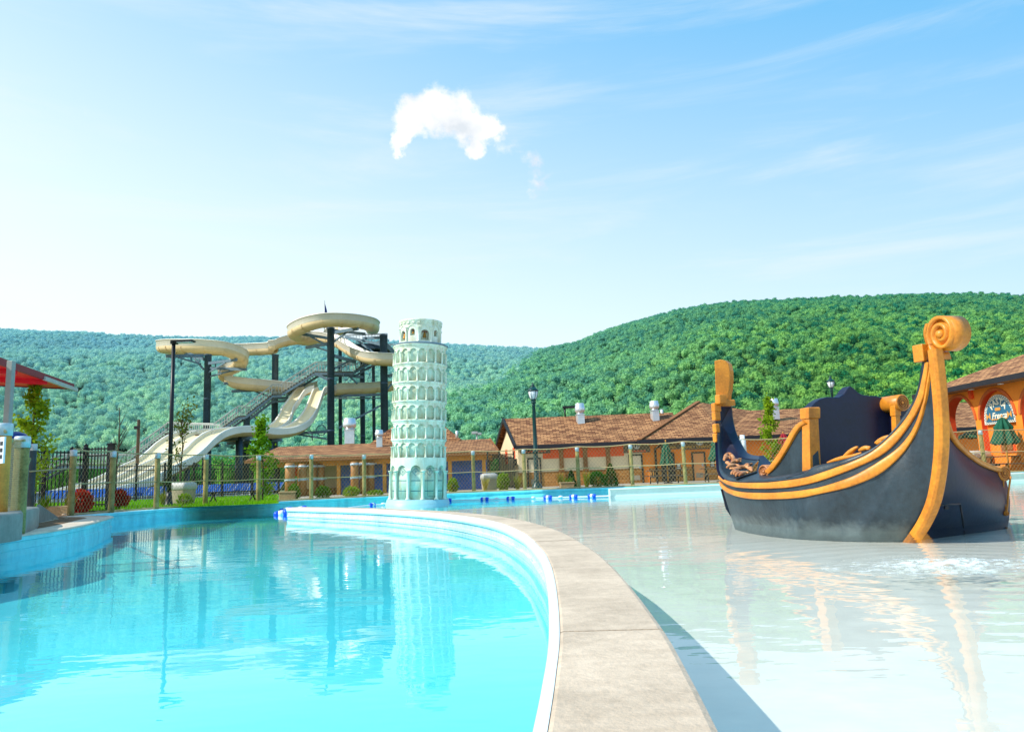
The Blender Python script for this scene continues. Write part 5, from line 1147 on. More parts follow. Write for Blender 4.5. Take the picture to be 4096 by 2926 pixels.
# ---------------------------------------------------------------- arcade building with the sign
b3=thing('arcade_building','orange arcade building with tall red-edged arches and brown shingled roof','building',(20.7,32,GB))
WX=20.7
def wy(x): 
    v=ray(x,560); return WX*v.y/v.x
a1c,a2c=(wy(1198)+wy(1236))/2,(wy(1241)+wy(1289))/2; pitch_=a1c-a2c; hw=pitch_*.5-.2
zt=P3(1217,501,a1c).z; sp_=zt-hw; ez3=P3(1197,495.,wy(1197)).z+.05
ez3=max(ez3,zt+.35); y_far=a1c+pitch_*.5+.35; nb=7
wall=MB(); trim=MB(); rev=MB()
for k in range(nb):
    yc=a1c-k*pitch_; A_=pitch_/2
    ys=[-A_]+[-hw*math.cos(PI*i/16) for i in range(17)]+[A_]; zl=[sp_]+[sp_+math.sqrt(max(0,hw*hw-v*v)) for v in ys[1:-1]]+[sp_]
    for X in (WX,WX+.45): wall.loft([[V((X,yc+v,z)) for v,z in zip(ys,zl)],[V((X,yc+v,ez3)) for v in ys]],sm=False)
    for s in (-1,1):
        for X in (WX,WX+.45): wall.quad(V((X,yc+s*hw,GB)),V((X,yc+s*A_,GB)),V((X,yc+s*A_,sp_)),V((X,yc+s*hw,sp_)))
        rev.quad(V((WX,yc+s*hw,GB)),V((WX+.45,yc+s*hw,GB)),V((WX+.45,yc+s*hw,sp_)),V((WX,yc+s*hw,sp_)))
    rev.loft([[V((WX,yc+v,z)) for v,z in zip(ys[1:-1],zl[1:-1])],[V((WX+.45,yc+v,z)) for v,z in zip(ys[1:-1],zl[1:-1])]])
    out_=[(yc-(hw+.12)*math.cos(PI*i/20),sp_+(hw+.12)*math.sin(PI*i/20)) for i in range(21)]; inn2=[(yc-(hw-.003)*math.cos(PI*i/20),sp_+(hw-.003)*math.sin(PI*i/20)) for i in range(21)]
    trim.loft([[V((WX-.002,y,z)) for y,z in inn2],[V((WX-.05,y,z)) for y,z in inn2],[V((WX-.05,y,z)) for y,z in out_],[V((WX-.002,y,z)) for y,z in out_]],sm=False)
yn=a1c-(nb-.5)*pitch_; ye=a1c+pitch_/2
for X in (WX,WX+.45): wall.quad(V((X,ye,GB)),V((X,y_far,GB)),V((X,y_far,ez3)),V((X,ye,ez3)))
wall.quad(V((WX,y_far,GB)),V((WX+.45,y_far,GB)),V((WX+.45,y_far,ez3)),V((WX,y_far,ez3)))
wall.build('arcade_wall',orgw,b3); rev.build('arch_reveal',M('arch_red_orange','#dc4a20',.8,.1,2.,.2,60),b3); trim.build('arch_moulding',M('arch_trim','#c9602a',.8,.1,2.,.2,60),b3)
# filled second arch carrying the sign, with a small window below
m=MB(); m.box(V((WX+.3,a2c,GB+(sp_-GB)/2)),(.12,hw*2-.01,sp_-GB)); m.build('infill_wall',orgw,b3)
m=MB(); n=20; m.prism([V((WX+.22,a2c-hw*.995*math.cos(PI*i/n),sp_+.003+hw*.995*math.sin(PI*i/n))) for i in range(n+1)],V((.15,0,0))); m.build('arch_infill',orgw,b3)
m=MB(); wy0=a2c-.1; wz0=GB+1.0; m.box(V((WX+.22,wy0,wz0+.45)),(.06,.9,1.1)); fr3=m.build('window',redor,b3); m=MB(); m.box(V((WX+.17,wy0,wz0+.45)),(.04,.72,.9)); m.build('window_pane',brown,fr3)
m=MB(); m.box(V((26.4,a1c-8,(GB+ez3)/2)),(.3,28,ez3-GB)); m.build('inner_wall',orgw,b3)
ov=.75; ex=WX-ov; ry=26.5; eh=ez3-.02
y1=y_far+.7; y0=yn-4; sl=(P3(1293,458.5,27).z)
rzz=eh+.36*(ry-ex)
m=MB(); m.quad(V((ex,y1,eh)),V((ex,y0,eh)),V((ry,y0,rzz)),V((ry,y1-3.4,rzz))); m.quad(V((ex,y1,eh)),V((ry,y1-3.4,rzz)),V((33,y1,eh))); m.quad(V((33,y1,eh)),V((ry,y1-3.4,rzz)),V((ry,y0,rzz)),V((33,y0,eh))); m.build('roof',shing,b3,uv=True)
m=MB(); m.bar(V((ex-.04,y1,eh-.1)),V((ex-.04,y0,eh-.1)),.08,.22); m.bar(V((ex,y1+.04,eh-.1)),V((33,y1+.04,eh-.1)),.08,.22); m.build('gutter',fascia,b3)
m=MB(); m.quad(V((ex,y1,eh-.2)),V((ex,y0,eh-.2)),V((WX+.5,y0,eh-.2)),V((WX+.5,y1,eh-.2))); m.build('soffit',brown,b3)
for k in range(4):
    m=MB(); m.lathe([(.12,0),(.12,-.03),(.0005,-.04)],(WX-.35,a1c+.3-k*2.0,eh-.205),12); m.build('downlight',whitm,b3)
m=MB(); m.box(V((WX-.06,(a1c+a2c)/2+.2,ez3-.35)),(.12,.22,.5)); m.build('bracket',redor,b3)
# the sign
sg=thing('restaurant_sign','half-round blue sign with cream lettering, painted pasta and checkered border filling an arch','sign',(WX+.1,a2c,sp_-.2))
so_=V((WX+.12,a2c-.0,sp_-.16)); sx=V((0,-1,0)); sz=V((0,0,1)); sn=V((-1,0,0))
def half(r,k=1.0,base=0.,n=28): return [(-r*math.cos(PI*i/n),base+r*k*math.sin(PI*i/n)) for i in range(n+1)]
def S3(p,d): return so_+sx*p[0]+sz*p[1]+sn*d
RS_=hw*.93; blue_s=M('sign_blue','#2f6b88',.5,.12,3.,.05,20); wheat=M('sign_wheat','#e0a050',.5,.15,8.,.05,20)
m=MB(); m.prism([S3(p,0) for p in [(-RS_,-.12)]+half(RS_,1.06)+[(RS_,-.12)]],sn*.03); m.build('board',cream_t,sg)
m=MB(); m.prism([S3(p,.034) for p in [(-RS_*.86,-.02)]+half(RS_*.86,1.06)+[(RS_*.86,-.02)]],sn*.006); m.build('panel',blue_s,sg)
m=MB()
for row,rr_ in ((0,.905),(1,.955)):
    for i in range(52):
        if (i+row)%2: continue
        t0,t1=PI*i/52,PI*(i+1)/52; q=[(-RS_*r*math.cos(t),RS_*r*1.06*math.sin(t)) for t,r in ((t0,rr_-.022),(t1,rr_-.022),(t1,rr_+.022),(t0,rr_+.022))]; m.quad(*[S3(p,.034) for p in q])
for i in range(34):
    x=-RS_*.95+RS_*1.9*(i+.5)/34; y=-.05 if i%2 else -.085; m.quad(*[S3(p,.034) for p in ((x-.026,y-.018),(x+.026,y-.018),(x+.026,y+.018),(x-.026,y+.018))])
m.build('checker_border',blue_s,sg,recalc=False)
for i,ch in enumerate('PASTA'):
    a=R(128-19.*i); p=(RS_*.64*math.cos(a),RS_*.78*math.sin(a)-.02); ta=a-PI/2
    textmesh(ch,'letter',cream_t,sg,frame4(S3(p,.046),sx*math.cos(ta)+sz*math.sin(ta),-sx*math.sin(ta)+sz*math.cos(ta)),RS_*.36,.006,0,.012)
textmesh('Fresca','letter',cream_t,sg,frame4(S3((.0,RS_*.2),.046),sx,sz),RS_*.36,.006,.35,.008)
m=MB(); m.prism([S3(p,.045) for p in ((-.17,.43),(.13,.43),(.16,.47),(.16,.53),(.12,.56),(-.17,.56),(-.2,.52),(-.2,.47))],sn*.02)
for k in range(6): m.bar(S3((-.15+.05*k,.44),.066),S3((-.15+.05*k,.55),.066),.012)
m.build('rigatoni',wheat,sg)
for s in (-1,1):
    m=MB(); c=(s*RS_*.66,RS_*.2); m.prism([S3((c[0]+a,c[1]+b),.045) for a,b in ((-.13,.15),(-.02,.03),(.02,.03),(.12,.17),(.14,.0),(.12,-.13),(.02,-.02),(-.02,-.02),(-.13,-.15),(-.15,0))],sn*.015); m.build('bow_tie_pasta',wheat,sg)
m=MB(); m.tube([S3((-RS_*.5+RS_*1.0*i/40,.06+.025*math.sin(i*1.3)),.055) for i in range(41)],.022,5); m.build('fusilli',wheat,sg)
# ---------------------------------------------------------------- picnic tables and parasols
def table(name,label,c,W,rz):
    t=thing(name,label,'picnic table',c,rz,'picnic tables behind the rope fence',local=True)
    for k,(y,z,d) in enumerate(((0,.74,.75),(-.68,.44,.27),(.68,.44,.27))):
        m=MB(); n=5 if k==0 else 2
        for j in range(n): m.box((0,y-d/2+d*(j+.5)/n,z),(W,d/n-.012,.045))
        m.build('tabletop' if k==0 else 'bench_seat',M('table_slat','#5c5148',.7,.25,4.,.2,30) if 'table_slat' not in bpy.data.materials else bpy.data.materials['table_slat'],t,bevel=.006)
    for s in (-1,1):
        m=MB(); x=s*W*.36; m.tube(crom([V((x,-.8,0)),V((x,-.72,.35)),V((x,-.55,.4)),V((x,0,.38)),V((x,.55,.4)),V((x,.72,.35)),V((x,.8,0))],5),.035,7); m.tube([V((x,-.28,.72)),V((x,-.2,.38))],.03,6); m.tube([V((x,.28,.72)),V((x,.2,.38))],.03,6); m.build('leg_frame',blackm,t)
    return t
t0=table('picnic_table','dark slatted picnic table under the closed green parasol by the dark opening',gx(844,41,GB),2.2,R(4))
dup(t0,gx(912,40,GB),R(-8),'dark slatted picnic table beside the gondola ferro')
dup(t0,gx(1272,31.2,GB),R(3),'dark slatted picnic table under the closed parasol by the sign')
dup(t0,gx(1240,35.6,GB),R(20),'dark slatted picnic table under the open green parasol')
def parasol_closed(name,label,b,zt,zb,r,mat,lean=0):
    t=thing(name,label,'parasol',b,0,None); H=zt-b.z; h0=zb-b.z
    m=MB(); m.lathe([(.04,0),(.035,H)],b,8); m.lathe([(.0005,H+.1),(.05,H+.05),(.0005,H)],b,8); m.build('pole',woodr,t)
    m=MB(); rows=[]
    for f,k in ((0,1.),(.06,1.02),(.3,.8),(.55,.62),(.62,.68),(.8,.4),(.93,.26),(1,.05)):
        rows.append([b+V((math.cos(a)*r*k*(1+.22*math.cos(8*a)),math.sin(a)*r*k*(1+.22*math.cos(8*a)),h0+(H-h0)*f+(.05*math.cos(8*a) if f==0 else 0))) for a in [2*PI*i/64 for i in range(64)]])
    m.loft(rows,closed=True); m.build('canopy',mat,t)
    m=MB(); m.lathe([(.25,0),(.25,.06),(.06,.1)],b,14); m.build('base',blackm,t)
parasol_closed('parasol','closed dark green parasol before the dark opening of the orange wall',gx(844,41.,GB),P3(842.5,557,41).z,P3(844,586.5,41).z,.33,grn)
parasol_closed('parasol','closed green parasol half hidden behind the gondola ferro',gx(911,39.,GB),P3(909,548,39).z,P3(911,581,39).z,.5,grn)
parasol_closed('parasol','closed red parasol peeping out above the gondola arm moulding',gx(994,42,GB),P3(996.5,546.5,42).z,P3(993,566,42).z,.4,M('red_canvas','#9a1228',.8,.2,3.,.1,40))
parasol_closed('parasol','closed dark green parasol in front of the restaurant sign',gx(1275,30.5,GB),P3(1275.5,526,30.5).z,P3(1275,560,30.5).z,.45,grn)
b=gx(1247,36.2,GB); pt=thing('parasol','open green parasol with shallow canopy in front of the arches','parasol',b); at=P3(1243,535,36.2); m=MB(); m.tube([b,V((at.x,at.y,at.z+.12))],.04,8); m.build('pole',woodr,pt)
m=MB(); n=8; rC=1.2; zc=P3(1247,549.,36.2).z; ring1=[V((at.x+math.cos(2*PI*i/n)*rC,at.y+math.sin(2*PI*i/n)*rC,zc+.06*0)) for i in range(n)]
for i in range(n):
    a,b_=ring1[i],ring1[(i+1)%n]; md_=(a+b_)*.5+V((0,0,.05)); top_=V((at.x,at.y,at.z)); m.loft([[a,md_,b_],[a.lerp(top_,.55)+V((0,0,.05)),md_.lerp(top_,.55)+V((0,0,.03)),b_.lerp(top_,.55)+V((0,0,.05))],[top_,top_,top_]],sm=False); m.quad(a,md_,b_,b_+V((0,0,-.14)),md_+V((0,0,-.12)),a+V((0,0,-.14)))
m.build('canopy',grn,pt)
m=MB(); 
for p in ring1: m.bar(p+V((0,0,-.02)),V((at.x,at.y,at.z-.05)),.02)
m.build('rib',woodr,pt); m=MB(); m.lathe([(.3,0),(.3,.06),(.05,.1)],b,14); m.build('base',blackm,pt)
cl2=gx(1206,33.2,GB); bt3=thing('water_cooler','dark blue cooler jug standing on a pale cart behind the wing of the gondola','cooler',cl2); m=MB(); m.lathe([(.16,.82),(.17,1.1),(.12,1.2),(.06,1.22),(.07,1.3),(.0005,1.31)],cl2,14); m.build('jug',M('jug_blue','#3a4a78',.4,.1,3.,.0,20),bt3); m=MB(); m.box(cl2+V((0,0,.41)),(.5,.4,.82)); m.build('cart',binm,bt3,bevel=.02)
c=gx(942,31,.4); tbx=thing('life_ring_post','short post with blue and white collar behind the gondola bow deck','post',c)
m=MB(); h=P3(938,549,31).z-.4; m.lathe([(.085,h-.75),(.085,h-.45)],c,12); m.lathe([(.09,0),(.085,h-.75)],c,12); m.build('post_body',wood,tbx); m=MB(); m.lathe([(.13,h-.75),(.13,h-.2),(.1,h-.18),(.1,h)],c,14); m.build('collar',white_f,tbx)
# ---------------------------------------------------------------- red shade canopy at the left
cn=thing('shade_canopy','red sheet metal shade roof on a pale steel post','canopy',(-9,12,.4))
cz_=4.0
def atzz(x,y): return atz(x,y,cz_)
e1=atzz(91,490.5); e0_=atzz(0,459.5); e0_=e1+(e0_-e1)*1.6; e3=atzz(60,489.); e3=e1+(e3-e1)*6; e5=e3+(e0_-e1)
m=MB(); m.prism([e1,e3,e5,e0_],V((0,0,.07))); m.build('roof_sheet',redc,cn)
d_=(e0_-e1); m=MB(); m.bar(e1+V((.03,0,.05)),e0_+V((.03,0,.05)),.06,.17); m.bar(e1+V((0,.03,.05)),e3+V((0,.03,.05)),.06,.15); m.build('fascia',M('maroon_trim','#8a1232',.4,.1,2.,.0,20),cn)
m=MB(); m.bar(e1+V((.08,.1,-.03)),e1+d_*.3+V((.07,0,.0)),.07,.1); m.build('rafter',railm,cn)
for f in (.25,.5,.75):
    m=MB(); m.bar(e1+d_*f+V((0,0,-.06)),e3+d_*f+V((0,0,-.06)),.08,.12); m.build('rafter',redc,cn)
pt_=e1
pb=gx(1.5,16.5,.41); pt_=e1; m=MB(); m.box(V((pb.x,pb.y,(.4+pt_.z)/2)),(.13,.13,pt_.z-.45)); m.build('post',M('canopy_post','#9aa09a',.5,.1,2.,.05,20),cn,bevel=.01)
# sign board fixed to the near post
pc=aty(2,568,9.); ns=thing('notice_board','small white notice board with purple and black marks on the rope posts','sign',pc); m=MB(); m.box(pc,(.17,.02,.32),R(-35)); m.build('board',white_f,ns); m=MB(); rt=Matrix.Rotation(R(-35),3,'Z')
for z in (.08,0,-.08): m.box(pc+rt@V((.02,-.014,z)),(.06,.006,.045),R(-35))
m.build('marks',blackm,ns); m=MB(); m.box(pc+rt@V((-.055,-.014,.0)),(.03,.006,.3),R(-35)); m.build('purple_band',M('purple_ink','#5a2a9a',.5,.1,3.,0,20),ns)
bd=gx(10,15,.4); bb=thing('domed_bin','dark blue domed bin behind the thick rope posts','waste bin',bd); m=MB(); z=aty(10,545,15).z-.4; m.lathe([(.3,0),(.3,z-.28),(.29,z-.15),(.22,z-.05),(.1,z),(0,z+.005)],bd,20); m.build('bin_body',M('bin_blue','#1a2f78',.35,.1,3.,.0,20),bb); m=MB(); m.lathe([(.31,z-.34),(.32,z-.3),(.31,z-.26)],bd,20); m.build('rim',navyd,bb)
# ---------------------------------------------------------------- water slides on the left
def zc(x,y): return ((1100+.433*x)/3.168,(1200+.433*y)/3.168)
def zd(x,y): return ((600+.487*x)/3.168,(1250+.487*y)/3.168)
def za(x,y): return ((400+.541*x)/3.168,(1600+.541*y)/3.168)
GS=.3
def flume(par,pts,w_=.78,name='flume',nn=8):
    P=crom([aty(x,y,Y) for x,y,Y in pts],nn); n=len(P); S=[]; W=[]; lipL=[]; lipR=[]; ribs=MB(); L=0; nxt=0
    sec=[(-w_,.62),(-w_*.98,.4),(-w_*.82,.18),(-w_*.5,.04),(0,-.02),(w_*.5,.04),(w_*.82,.18),(w_*.98,.4),(w_,.62)]
    fr=[]
    for i,p in enumerate(P):
        d=P[min(i+1,n-1)]-P[max(i-1,0)]; d.z*=1; s=V((d.y,-d.x,0))
        s=s.normalized() if s.length>1e-4 else V((0,-1,0)); u=V((0,0,1)); fr.append((p,s,u))
        S.append([p+s*a+u*b for a,b in sec])
        W.append((p,s,u))
        if i: L+=(p-P[i-1]).length
        if L>=nxt:
            nxt+=2.1; q0=[p+s*(a*1.08)+u*(b-.05 if b<.3 else b) for a,b in sec]; dd=d.normalized()*.1; ribs.loft([[q-dd for q in q0],[q+dd for q in q0]])
    m=MB(); m.loft(S); f=m.build(name,flm,par)
    for sgn in (-1,1):
        m=MB(); m.loft([[p+s*(sgn*w_)+u*.62 for p,s,u in W],[p+s*(sgn*(w_+.03))+u*.65 for p,s,u in W],[p+s*(sgn*(w_+.0))+u*1.3 for p,s,u in W],[p+s*(sgn*(w_+.1))+u*1.34 for p,s,u in W],[p+s*(sgn*(w_+.1))+u*1.28 for p,s,u in W]]); m.build('side_wall',flmw,f)
    ribs.build('flange',flm,f); return f
ss=thing('body_slide','beige enclosed-side body slides looping high on dark columns behind the lamp pole','water slide',gx(418,82,GS))
fA=[zc(900,318)+(89,),zc(900,300)+(85,),zc(850,275)+(80.5,),zc(700,252)+(77.5,),zc(480,247)+(76.5,),zc(300,285)+(77.5,),zc(190,340)+(80.5,),zc(195,372)+(84,),zc(270,396)+(86.5,),zc(380,398)+(86.5,),zc(490,405)+(85,),zc(600,452)+(83.5,),zc(720,530)+(82,),zc(860,588)+(80.5,),zc(990,605)+(80,),zc(1110,612)+(80.5,),zc(1190,640)+(83,),zc(1230,720)+(88,),zc(1190,800)+(92,),zc(1080,840)+(92,),zc(950,855)+(90,),zc(800,868)+(88,),zc(650,875)+(86.5,),zc(540,880)+(85.5,)]
flume(ss,fA)
fB=[zc(640,305)+(90,),zc(540,345)+(92.5,),zc(420,392)+(92.5,),zc(310,418)+(90.5,),zc(220,410)+(89,),zc(110,425)+(88,),zc(0,462)+(87,),zd(1000,340)+(87,),zd(880,348)+(87.5,),zd(760,352)+(88,),zd(600,352)+(88,),zd(450,350)+(87.5,),zd(280,345)+(86.5,),zd(150,340)+(84.,),zd(112,330)+(80.5,),zd(170,325)+(78,),zd(290,328)+(76.8,),zd(450,332)+(76.5,),zd(610,352)+(77,),zd(720,400)+(78.5,),zd(745,450)+(80.5,),zd(700,490)+(82.5,),zd(630,530)+(83.5,),zd(622,575)+(84,),zd(690,622)+(84,),zd(830,640)+(84.5,),zd(1000,655)+(85.5,),zd(1232,675)+(87,),zc(350,850)+(88.5,)]
flume(ss,fB)
def colm(x,yt,Y,r,par,yb=None):
    b=gx(x,Y,GS); zt=aty(x,yt,Y).z; zb=GS if yb is None else aty(x,yb,Y).z; m=MB(); m.lathe([(r,zb),(r,zt),(r*1.12,zt+.01),(r*1.12,zt+.12),(0,zt+.13)],V((b.x,b.y,0)),18)
    for z in (zb+(zt-zb)*.36,zb+(zt-zb)*.68): m.lathe([(r*1.01,z),(r*1.04,z+.03),(r*1.04,z+.1),(r*1.01,z+.13)],V((b.x,b.y,0)),18)
    return m.build('column',coln,par)
for a in ((258.6,449,82,.38),(345.9,449,87,.38),(417.9,415,80,.39),(486.6,424,82,.42)): colm(*a,ss)
def arm(p,q,w_,par,m=None):
    m.bar(p,q,w_*.7,w_)
m=MB()
AR=[None,'bracket_arm']
def ar(f,a,b,Ya,Yb,w_=.3):
    q=MB(); q.bar(aty(*f(*a),Ya),aty(*f(*b),Yb),w_*.6,w_); q.build(AR[1],steel,AR[0] or ss)
ar(zd,(130,357),(440,352),79.5,82,.34); ar(zd,(230,368),(420,422),80,82,.16); ar(zd,(290,330),(445,382),84,82,.34); ar(zd,(355,362),(440,465),83,82,.2); ar(zd,(470,418),(712,386),82,77.5,.3); ar(zd,(470,498),(620,408),82,79,.16); ar(zd,(470,455),(792,466),82,80,.3); ar(zd,(470,530),(690,470),82,81,.18)
ar(zd,(607,580),(985,598),83,87,.3); ar(zd,(672,645),(985,632),83.5,87,.3); ar(zd,(740,600),(985,690),84,87,.18)
for a in ((338,362,400),(402,380,405),(538,418,448),(575,460,500)): ar(zd,(a[0],a[1]),(a[0],a[2]),81.3,81.3,.12)
m=MB()
ar(zc,(228,310),(495,352),80,80,.3); ar(zc,(320,330),(495,425),80,80,.2); ar(zc,(288,438),(495,402),86,80,.34); ar(zc,(370,432),(490,470),84,80,.18)
ar(zc,(540,300),(768,262),80,78,.34); ar(zc,(545,382),(690,275),80,79,.2); ar(zc,(545,280),(832,312),80,84,.3); ar(zc,(550,515),(745,572),80,82,.34); ar(zc,(550,630),(690,560),80,82,.2)
ar(zc,(650,340),(995,412),84,82,.3); ar(zc,(750,362),(930,500),84,82,.2); ar(zc,(815,352),(995,345),84,82,.3); ar(zc,(1050,700),(1110,685),82,84,.34); ar(zc,(1040,820),(1110,730),82,84,.18)
# pennant
fb=aty(*zc(455,350),86); ft=aty(*zc(458,3),86); fg=thing('pennant','dark blue pennant on a thin pole above the highest slide loop','flag',fb); m=MB(); m.tube([fb,ft],.05,6); m.build('pole',railm,fg)
m=MB(); t=ft+V((0,0,-.2)); m.loft([[t,t+V((.25,.05,-.9)),t+V((.75,-.1,-3.6))],[t+V((0,0,-1.6)),t+V((.2,.1,-2.4)),t+V((.35,.1,-4.0))]],sm=True); m.build('cloth',bpy.data.materials['bin_blue'],fg,recalc=False)
# ---------------------------------------------------------------- stair tower
tt=thing('stair_tower','long galvanised stair on dark columns climbing to the slide platform','stair tower',gx(360,84,GS))
def rail(par,a,b,name='railing',posts_=True):
    m=MB(); L=(b-a).length; n=max(2,int(L/.34)); up=V((0,0,1.07))
    m.bar(a+up,b+up,.09,.09); m.bar(a+up*.9,b+up*.9,.04,.04); m.bar(a+up*.12,b+up*.12,.05,.05)
    for k in range(n+1):
        q=a.lerp(b,k/n); w_=.065 if k%5==0 else .04; m.bar(q+V((0,0,.08)),q+up,w_,w_)
    return m.build(name,railm,par)
def flight(a,b,width=1.6):
    # a low end, b high end (near stringer line)
    bk=V((0,width,0)); m=MB(); L=(V((b.x,b.y,0))-V((a.x,a.y,0))).length; n=max(1,int(abs(b.z-a.z)/.19)); flat=abs(b.z-a.z)<.5
    f=MB()
    for o in (V((0,0,0)),bk): m.bar(a+o+V((0,0,-.3)),b+o+V((0,0,-.3)),.1,.26)
    if flat:
        d=(b-a); f.prism([a,b,b+bk,a+bk],V((0,0,-.06)))
    else:
        for k in range(n):
            q=a.lerp(b,(k+.5)/n); dx=(b.x-a.x)/n; f.box(q+bk*.5+V((0,0,0)),(abs(dx)*1.15,width,.05)); 
            f.box(q+bk*.5+V((dx*.5,0,.09)),(.03,width,.15))
    fo_=f.build('landing' if flat else 'stair_treads',M('tread_grey','#8f8d84',.7,.2,2.,.1,20) if 'tread_grey' not in bpy.data.materials else bpy.data.materials['tread_grey'],tt)
    m.build('stringer',steel,fo_); rail(fo_,a,b); rail(fo_,a+bk,b+bk)
FL=[((40,604),(76,586),76,78),((76,586),(159,586),78,78),((159,584.5),(211.5,546),78,78),((211.5,545.5),(270,548),78,74),((270,547),(300,525),79,81),((300,524.5),(310,524),81,81.5),((310,523.5),(343,498),81.5,83.5),((343,497),(356,496.5),83.5,84),((356,495),(398,468.5),84,84.5),((398,468.5),(446,468.5),84.5,84.5)]
for a,b,Ya,Yb in FL: flight(aty(*a,Ya),aty(*b,Yb))
flight(aty(*zc(720,655),85),aty(*zc(850,575),86)); flight(aty(*zc(835,545),87),aty(*zc(985,440),88)); 
pa=aty(430,434.5,84); pz=pa.z; pbx=aty(489,434,84).x
m=MB(); m.box(V(((pa.x+pbx)/2,87.5,pz-.1)),(pbx-pa.x,7,.2)); m.box(V(((pa.x+pbx)/2,84.1,pz-.4)),(pbx-pa.x,.2,.5)); m.box(V(((pa.x+pbx)/2,87.5,pz-.45)),(pbx-pa.x,.25,.5)); m.box(V((pbx-.1,87.5,pz-.4)),(.2,7,.5)); pl=m.build('platform',coln,tt)
rail(pl,V((pa.x,84.1,pz)),V((pbx,84.1,pz))); rail(pl,V((pa.x,91,pz)),V((pbx,91,pz))); rail(pl,V((pa.x,84.1,pz)),V((pa.x,91,pz)))
m=MB(); c0=aty(*zc(985,440),88); rail(pl,c0,c0+V((1.2,0,-1.8)))
for a in ((430,436,90,.22),(458.6,436,89,.3),(473,436,91,.2),(310,526,82.5,.36),(212,548,79.5,.2),(160,588,79,.2),(100,588,79,.2)): colm(*a,tt)
AR[0]=tt; AR[1]='truss_bar'
ar(zc,(550,885),(1000,872),86,86,.3); ar(zc,(545,905),(1000,905),88,88,.15); ar(zc,(630,690),(810,712),84,88,.3); ar(zc,(690,705),(760,770),85,86,.18); ar(zc,(380,680),(490,735),84.5,84.5,.3); ar(zc,(600,640),(790,505),89,89,.18); ar(zc,(620,700),(700,780),89,89,.06); ar(zc,(700,690),(620,790),89,89,.06); ar(zc,(850,600),(900,760),90,90,.06); ar(zc,(900,620),(845,770),90,90,.06); ar(zc,(840,640),(1000,560),89,86,.25)
ar(zc,(590,1180),(1000,960),84,88,.2)
ar(za,(1294,258),(1120,268),80,80,.3); ar(zc,(-20,900),(140,905),86,86,.3); ar(zc,(-20,940),(140,925),86,86,.25)
P8=[aty(*((1000+.541*x)/3.168,(1650+.541*y)/3.168),82) for x,y in ((275,155),(575,140),(455,205),(350,160),(460,150),(460,205))]
m=MB(); m.bar(P8[0],P8[1],.2,.3); m.bar(P8[2]+V((2.2,0,0)),P8[3],.12,.2); m.bar(P8[4],P8[5],.12,.12); m.build('truss_bar',steel,tt); m=MB(); m.tube([P8[5]+V((1.+.55*math.cos(t),0,1.1+.55*math.sin(t))) for t in [2*PI*i/16 for i in range(16)]],.06,5,closed=True)
m.build('truss_ring',steel,tt)
# ---------------------------------------------------------------- multi-lane slide
lsd=thing('lane_slide','wide three-lane pale beige slide dropping in waves toward the blue loungers','water slide',gx(300,76,GS))
E3=[(414,487,84.5),(409,490,84),(404,504,82.5),(398,519,81),(388,531,79.8),(372,538,78.6),(350,540,77.5),(328,537.5,76),(306,537.2,74.6),(286,542,73),(271,552,71.5),(260,563,70.3),(249,572.5,69),(238,578,68),(222,586,66.4),(200,598,64),(185,604,62.8),(160,611,61.2),(138,617,60)]
cp=crom([aty(*p) for p in E3],7); LW=2.45; PD=V((-.93,.37,0)); LN=3
def edge(k): return [p+PD*(LW*k) for p in cp]
IJ=35; NP_=len(cp)
def lane_edges(k):
    A=[];B=[]
    for i in range(0 if k<2 else IJ,NP_):
        if i>=IJ: A.append(cp[i]+PD*(LW*k)); B.append(cp[i]+PD*(LW*(k+1))); continue
        t=i/IJ; wd=1.45+(LW-1.45)*t**3
        if k==0: a=cp[i]
        else:
            o0,o1,o2=V((-1.75,.3,.2)),V((-3.0,.9,.1)),PD*LW; a=cp[i]+(o0.lerp(o1,t*2) if t<.5 else o1.lerp(o2,t*2-1))
        A.append(a); B.append(a+PD*wd)
    return A,B
lcm=M('lane_cream','#f0deb4',.3,.06,.6,.03,10)
for k in range(LN):
    A,B=lane_edges(k)
    m=MB(); m.loft([[p+PD*.12+V((0,0,-.12)) for p in A],[p+PD*.25+V((0,0,-.42)) for p in A],[p.lerp(q,.5)+V((0,0,-.5)) for p,q in zip(A,B)],[q-PD*.25+V((0,0,-.42)) for q in B],[q-PD*.12+V((0,0,-.12)) for q in B]]); m.build('lane_bed',lcm,lsd)
    for e in ((A,B) if k==LN-1 else (A,B[:IJ+1]) if k<2 else (A,)):
        if len(e)<2: continue
        m=MB(); m.loft([[p-PD*.12+V((0,0,-.14)) for p in e],[p-PD*.09 for p in e],[p+PD*.09 for p in e],[p+PD*.12+V((0,0,-.14)) for p in e]]); m.build('lane_divider',flmw,lsd)
    for e,s_ in ((A,-1),(B,1)):
        ee=e if (k==0 and s_<0) or (k==LN-1 and s_>0) else (e[:IJ+1] if k<2 else [])
        if len(ee)<2: continue
        m=MB(); m.loft([[p+PD*.11*s_+V((0,0,-.1)) for p in ee],[p+PD*.13*s_+V((0,0,-.7)) for p in ee]]); m.build('side_panel',flmw,lsd)
        m=MB(); m.loft([[p+PD*.12*s_+V((0,0,-.7)) for p in ee],[p-PD*(.25*s_)+V((0,0,-1.05)) for p in ee],[p-PD*(.9*s_)+V((0,0,-1.1)) for p in ee]]); m.build('under_shell',flm,lsd)
def edge(k): return [p+PD*(LW*k) for p in cp]
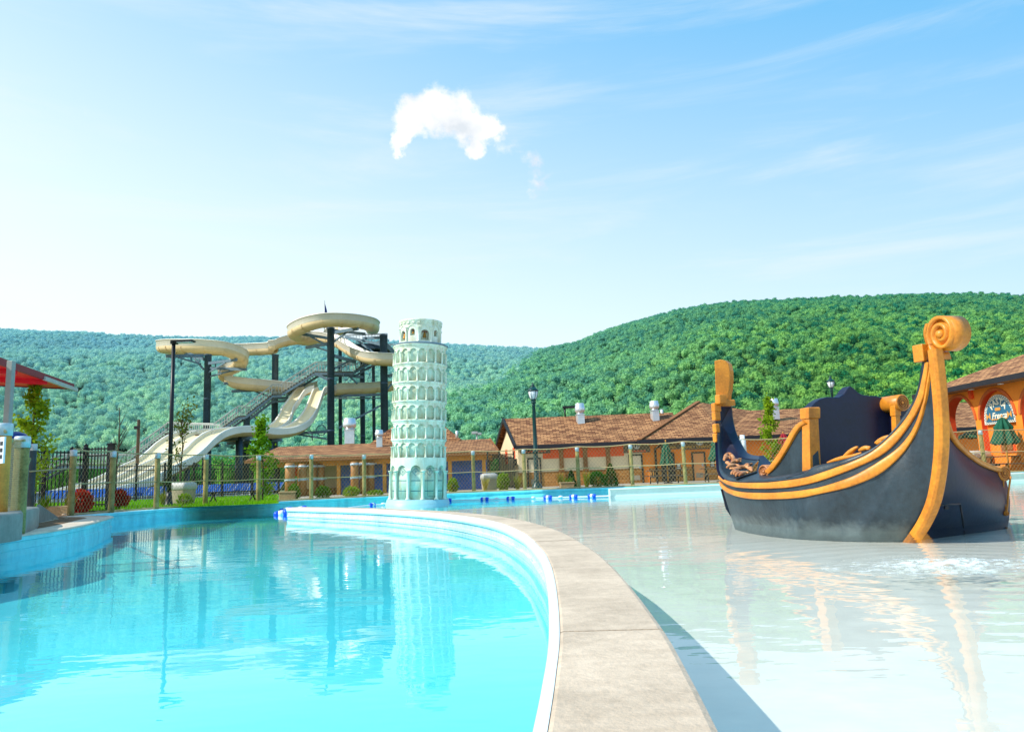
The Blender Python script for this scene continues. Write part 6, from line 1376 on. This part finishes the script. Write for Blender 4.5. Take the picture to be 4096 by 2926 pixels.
for i in (40,52,66,82):
    p=cp[i]; 
    for k in (.6,2.4):
        q=p+PD*(LW*k); m=MB(); m.lathe([(.24,GS),(.24,q.z-1.0)],V((q.x,q.y,0)),12); m.build('column',coln,lsd)
    m=MB(); m.bar(p+PD*.1+V((0,0,-1.25)),p+PD*(LW*LN)+V((0,0,-1.25)),.2,.28); m.build('cross_beam',steel,lsd)
# run-out basin wall and loungers
sw=thing('splash_basin','long low blue-grey wall of the slide run-out behind the black picket fence','basin wall',(-20,58,GS)); m=MB(); a,b=gx(20,60,GS),gx(345,62,GS); m.box((a+b)*.5+V((0,0,.45)),((b-a).length,.4,.9),math.atan2((b-a).y,(b-a).x)); m.build('wall_body',M('basin_blue','#6a86a0',.5,.2,1.,.1,10),sw); m=MB(); m.box((a+b)*.5+V((0,0,.93)),((b-a).length,.6,.08),math.atan2((b-a).y,(b-a).x)); m.build('wall_cap',whitm,sw)
def lounger(c,rz,label):
    t=thing('lounge_chair',label,'lounge chair',c,rz,'blue lounge chairs behind the black picket fence',local=True)
    m=MB(); m.prism([(-.95,-.32,.4),(.35,-.32,.4),(.35,.32,.4),(-.95,.32,.4)],(0,0,.03)); m.build('seat',bluel,t)
    m=MB(); m.prism([(.35,-.32,.4),(.95,-.32,.95),(.95,.32,.95),(.35,.32,.4)],(0,0,.03)); m.build('backrest',bluel,t)
    m=MB()
    for s in (-.34,.34): m.tube([V((-.98,s,.4)),V((.35,s,.4)),V((.98,s,.98))],.016,5)
    m.build('frame',whitm,t)
    for x in (-.8,.3):
        for s in (-.34,.34): m=MB(); m.tube([V((x-.1,s,0)),V((x,s,.4))],.016,5); m.build('leg',whitm,t)
    return t
LB='blue sling lounge chair with white frame behind the black picket fence'
l0=None; k=0
for row,(Y,n) in enumerate(((50.,17),(53.,17),(56.,17))):
    for i in range(n):
        x=48+i*17.5+row*8; c=gx(x,Y+rnd.uniform(-.4,.4),GS)
        rz=R(75+rnd.uniform(-14,14))
        if l0 is None: l0=lounger(c,rz,LB)
        else: dup(l0,c,rz,LB)
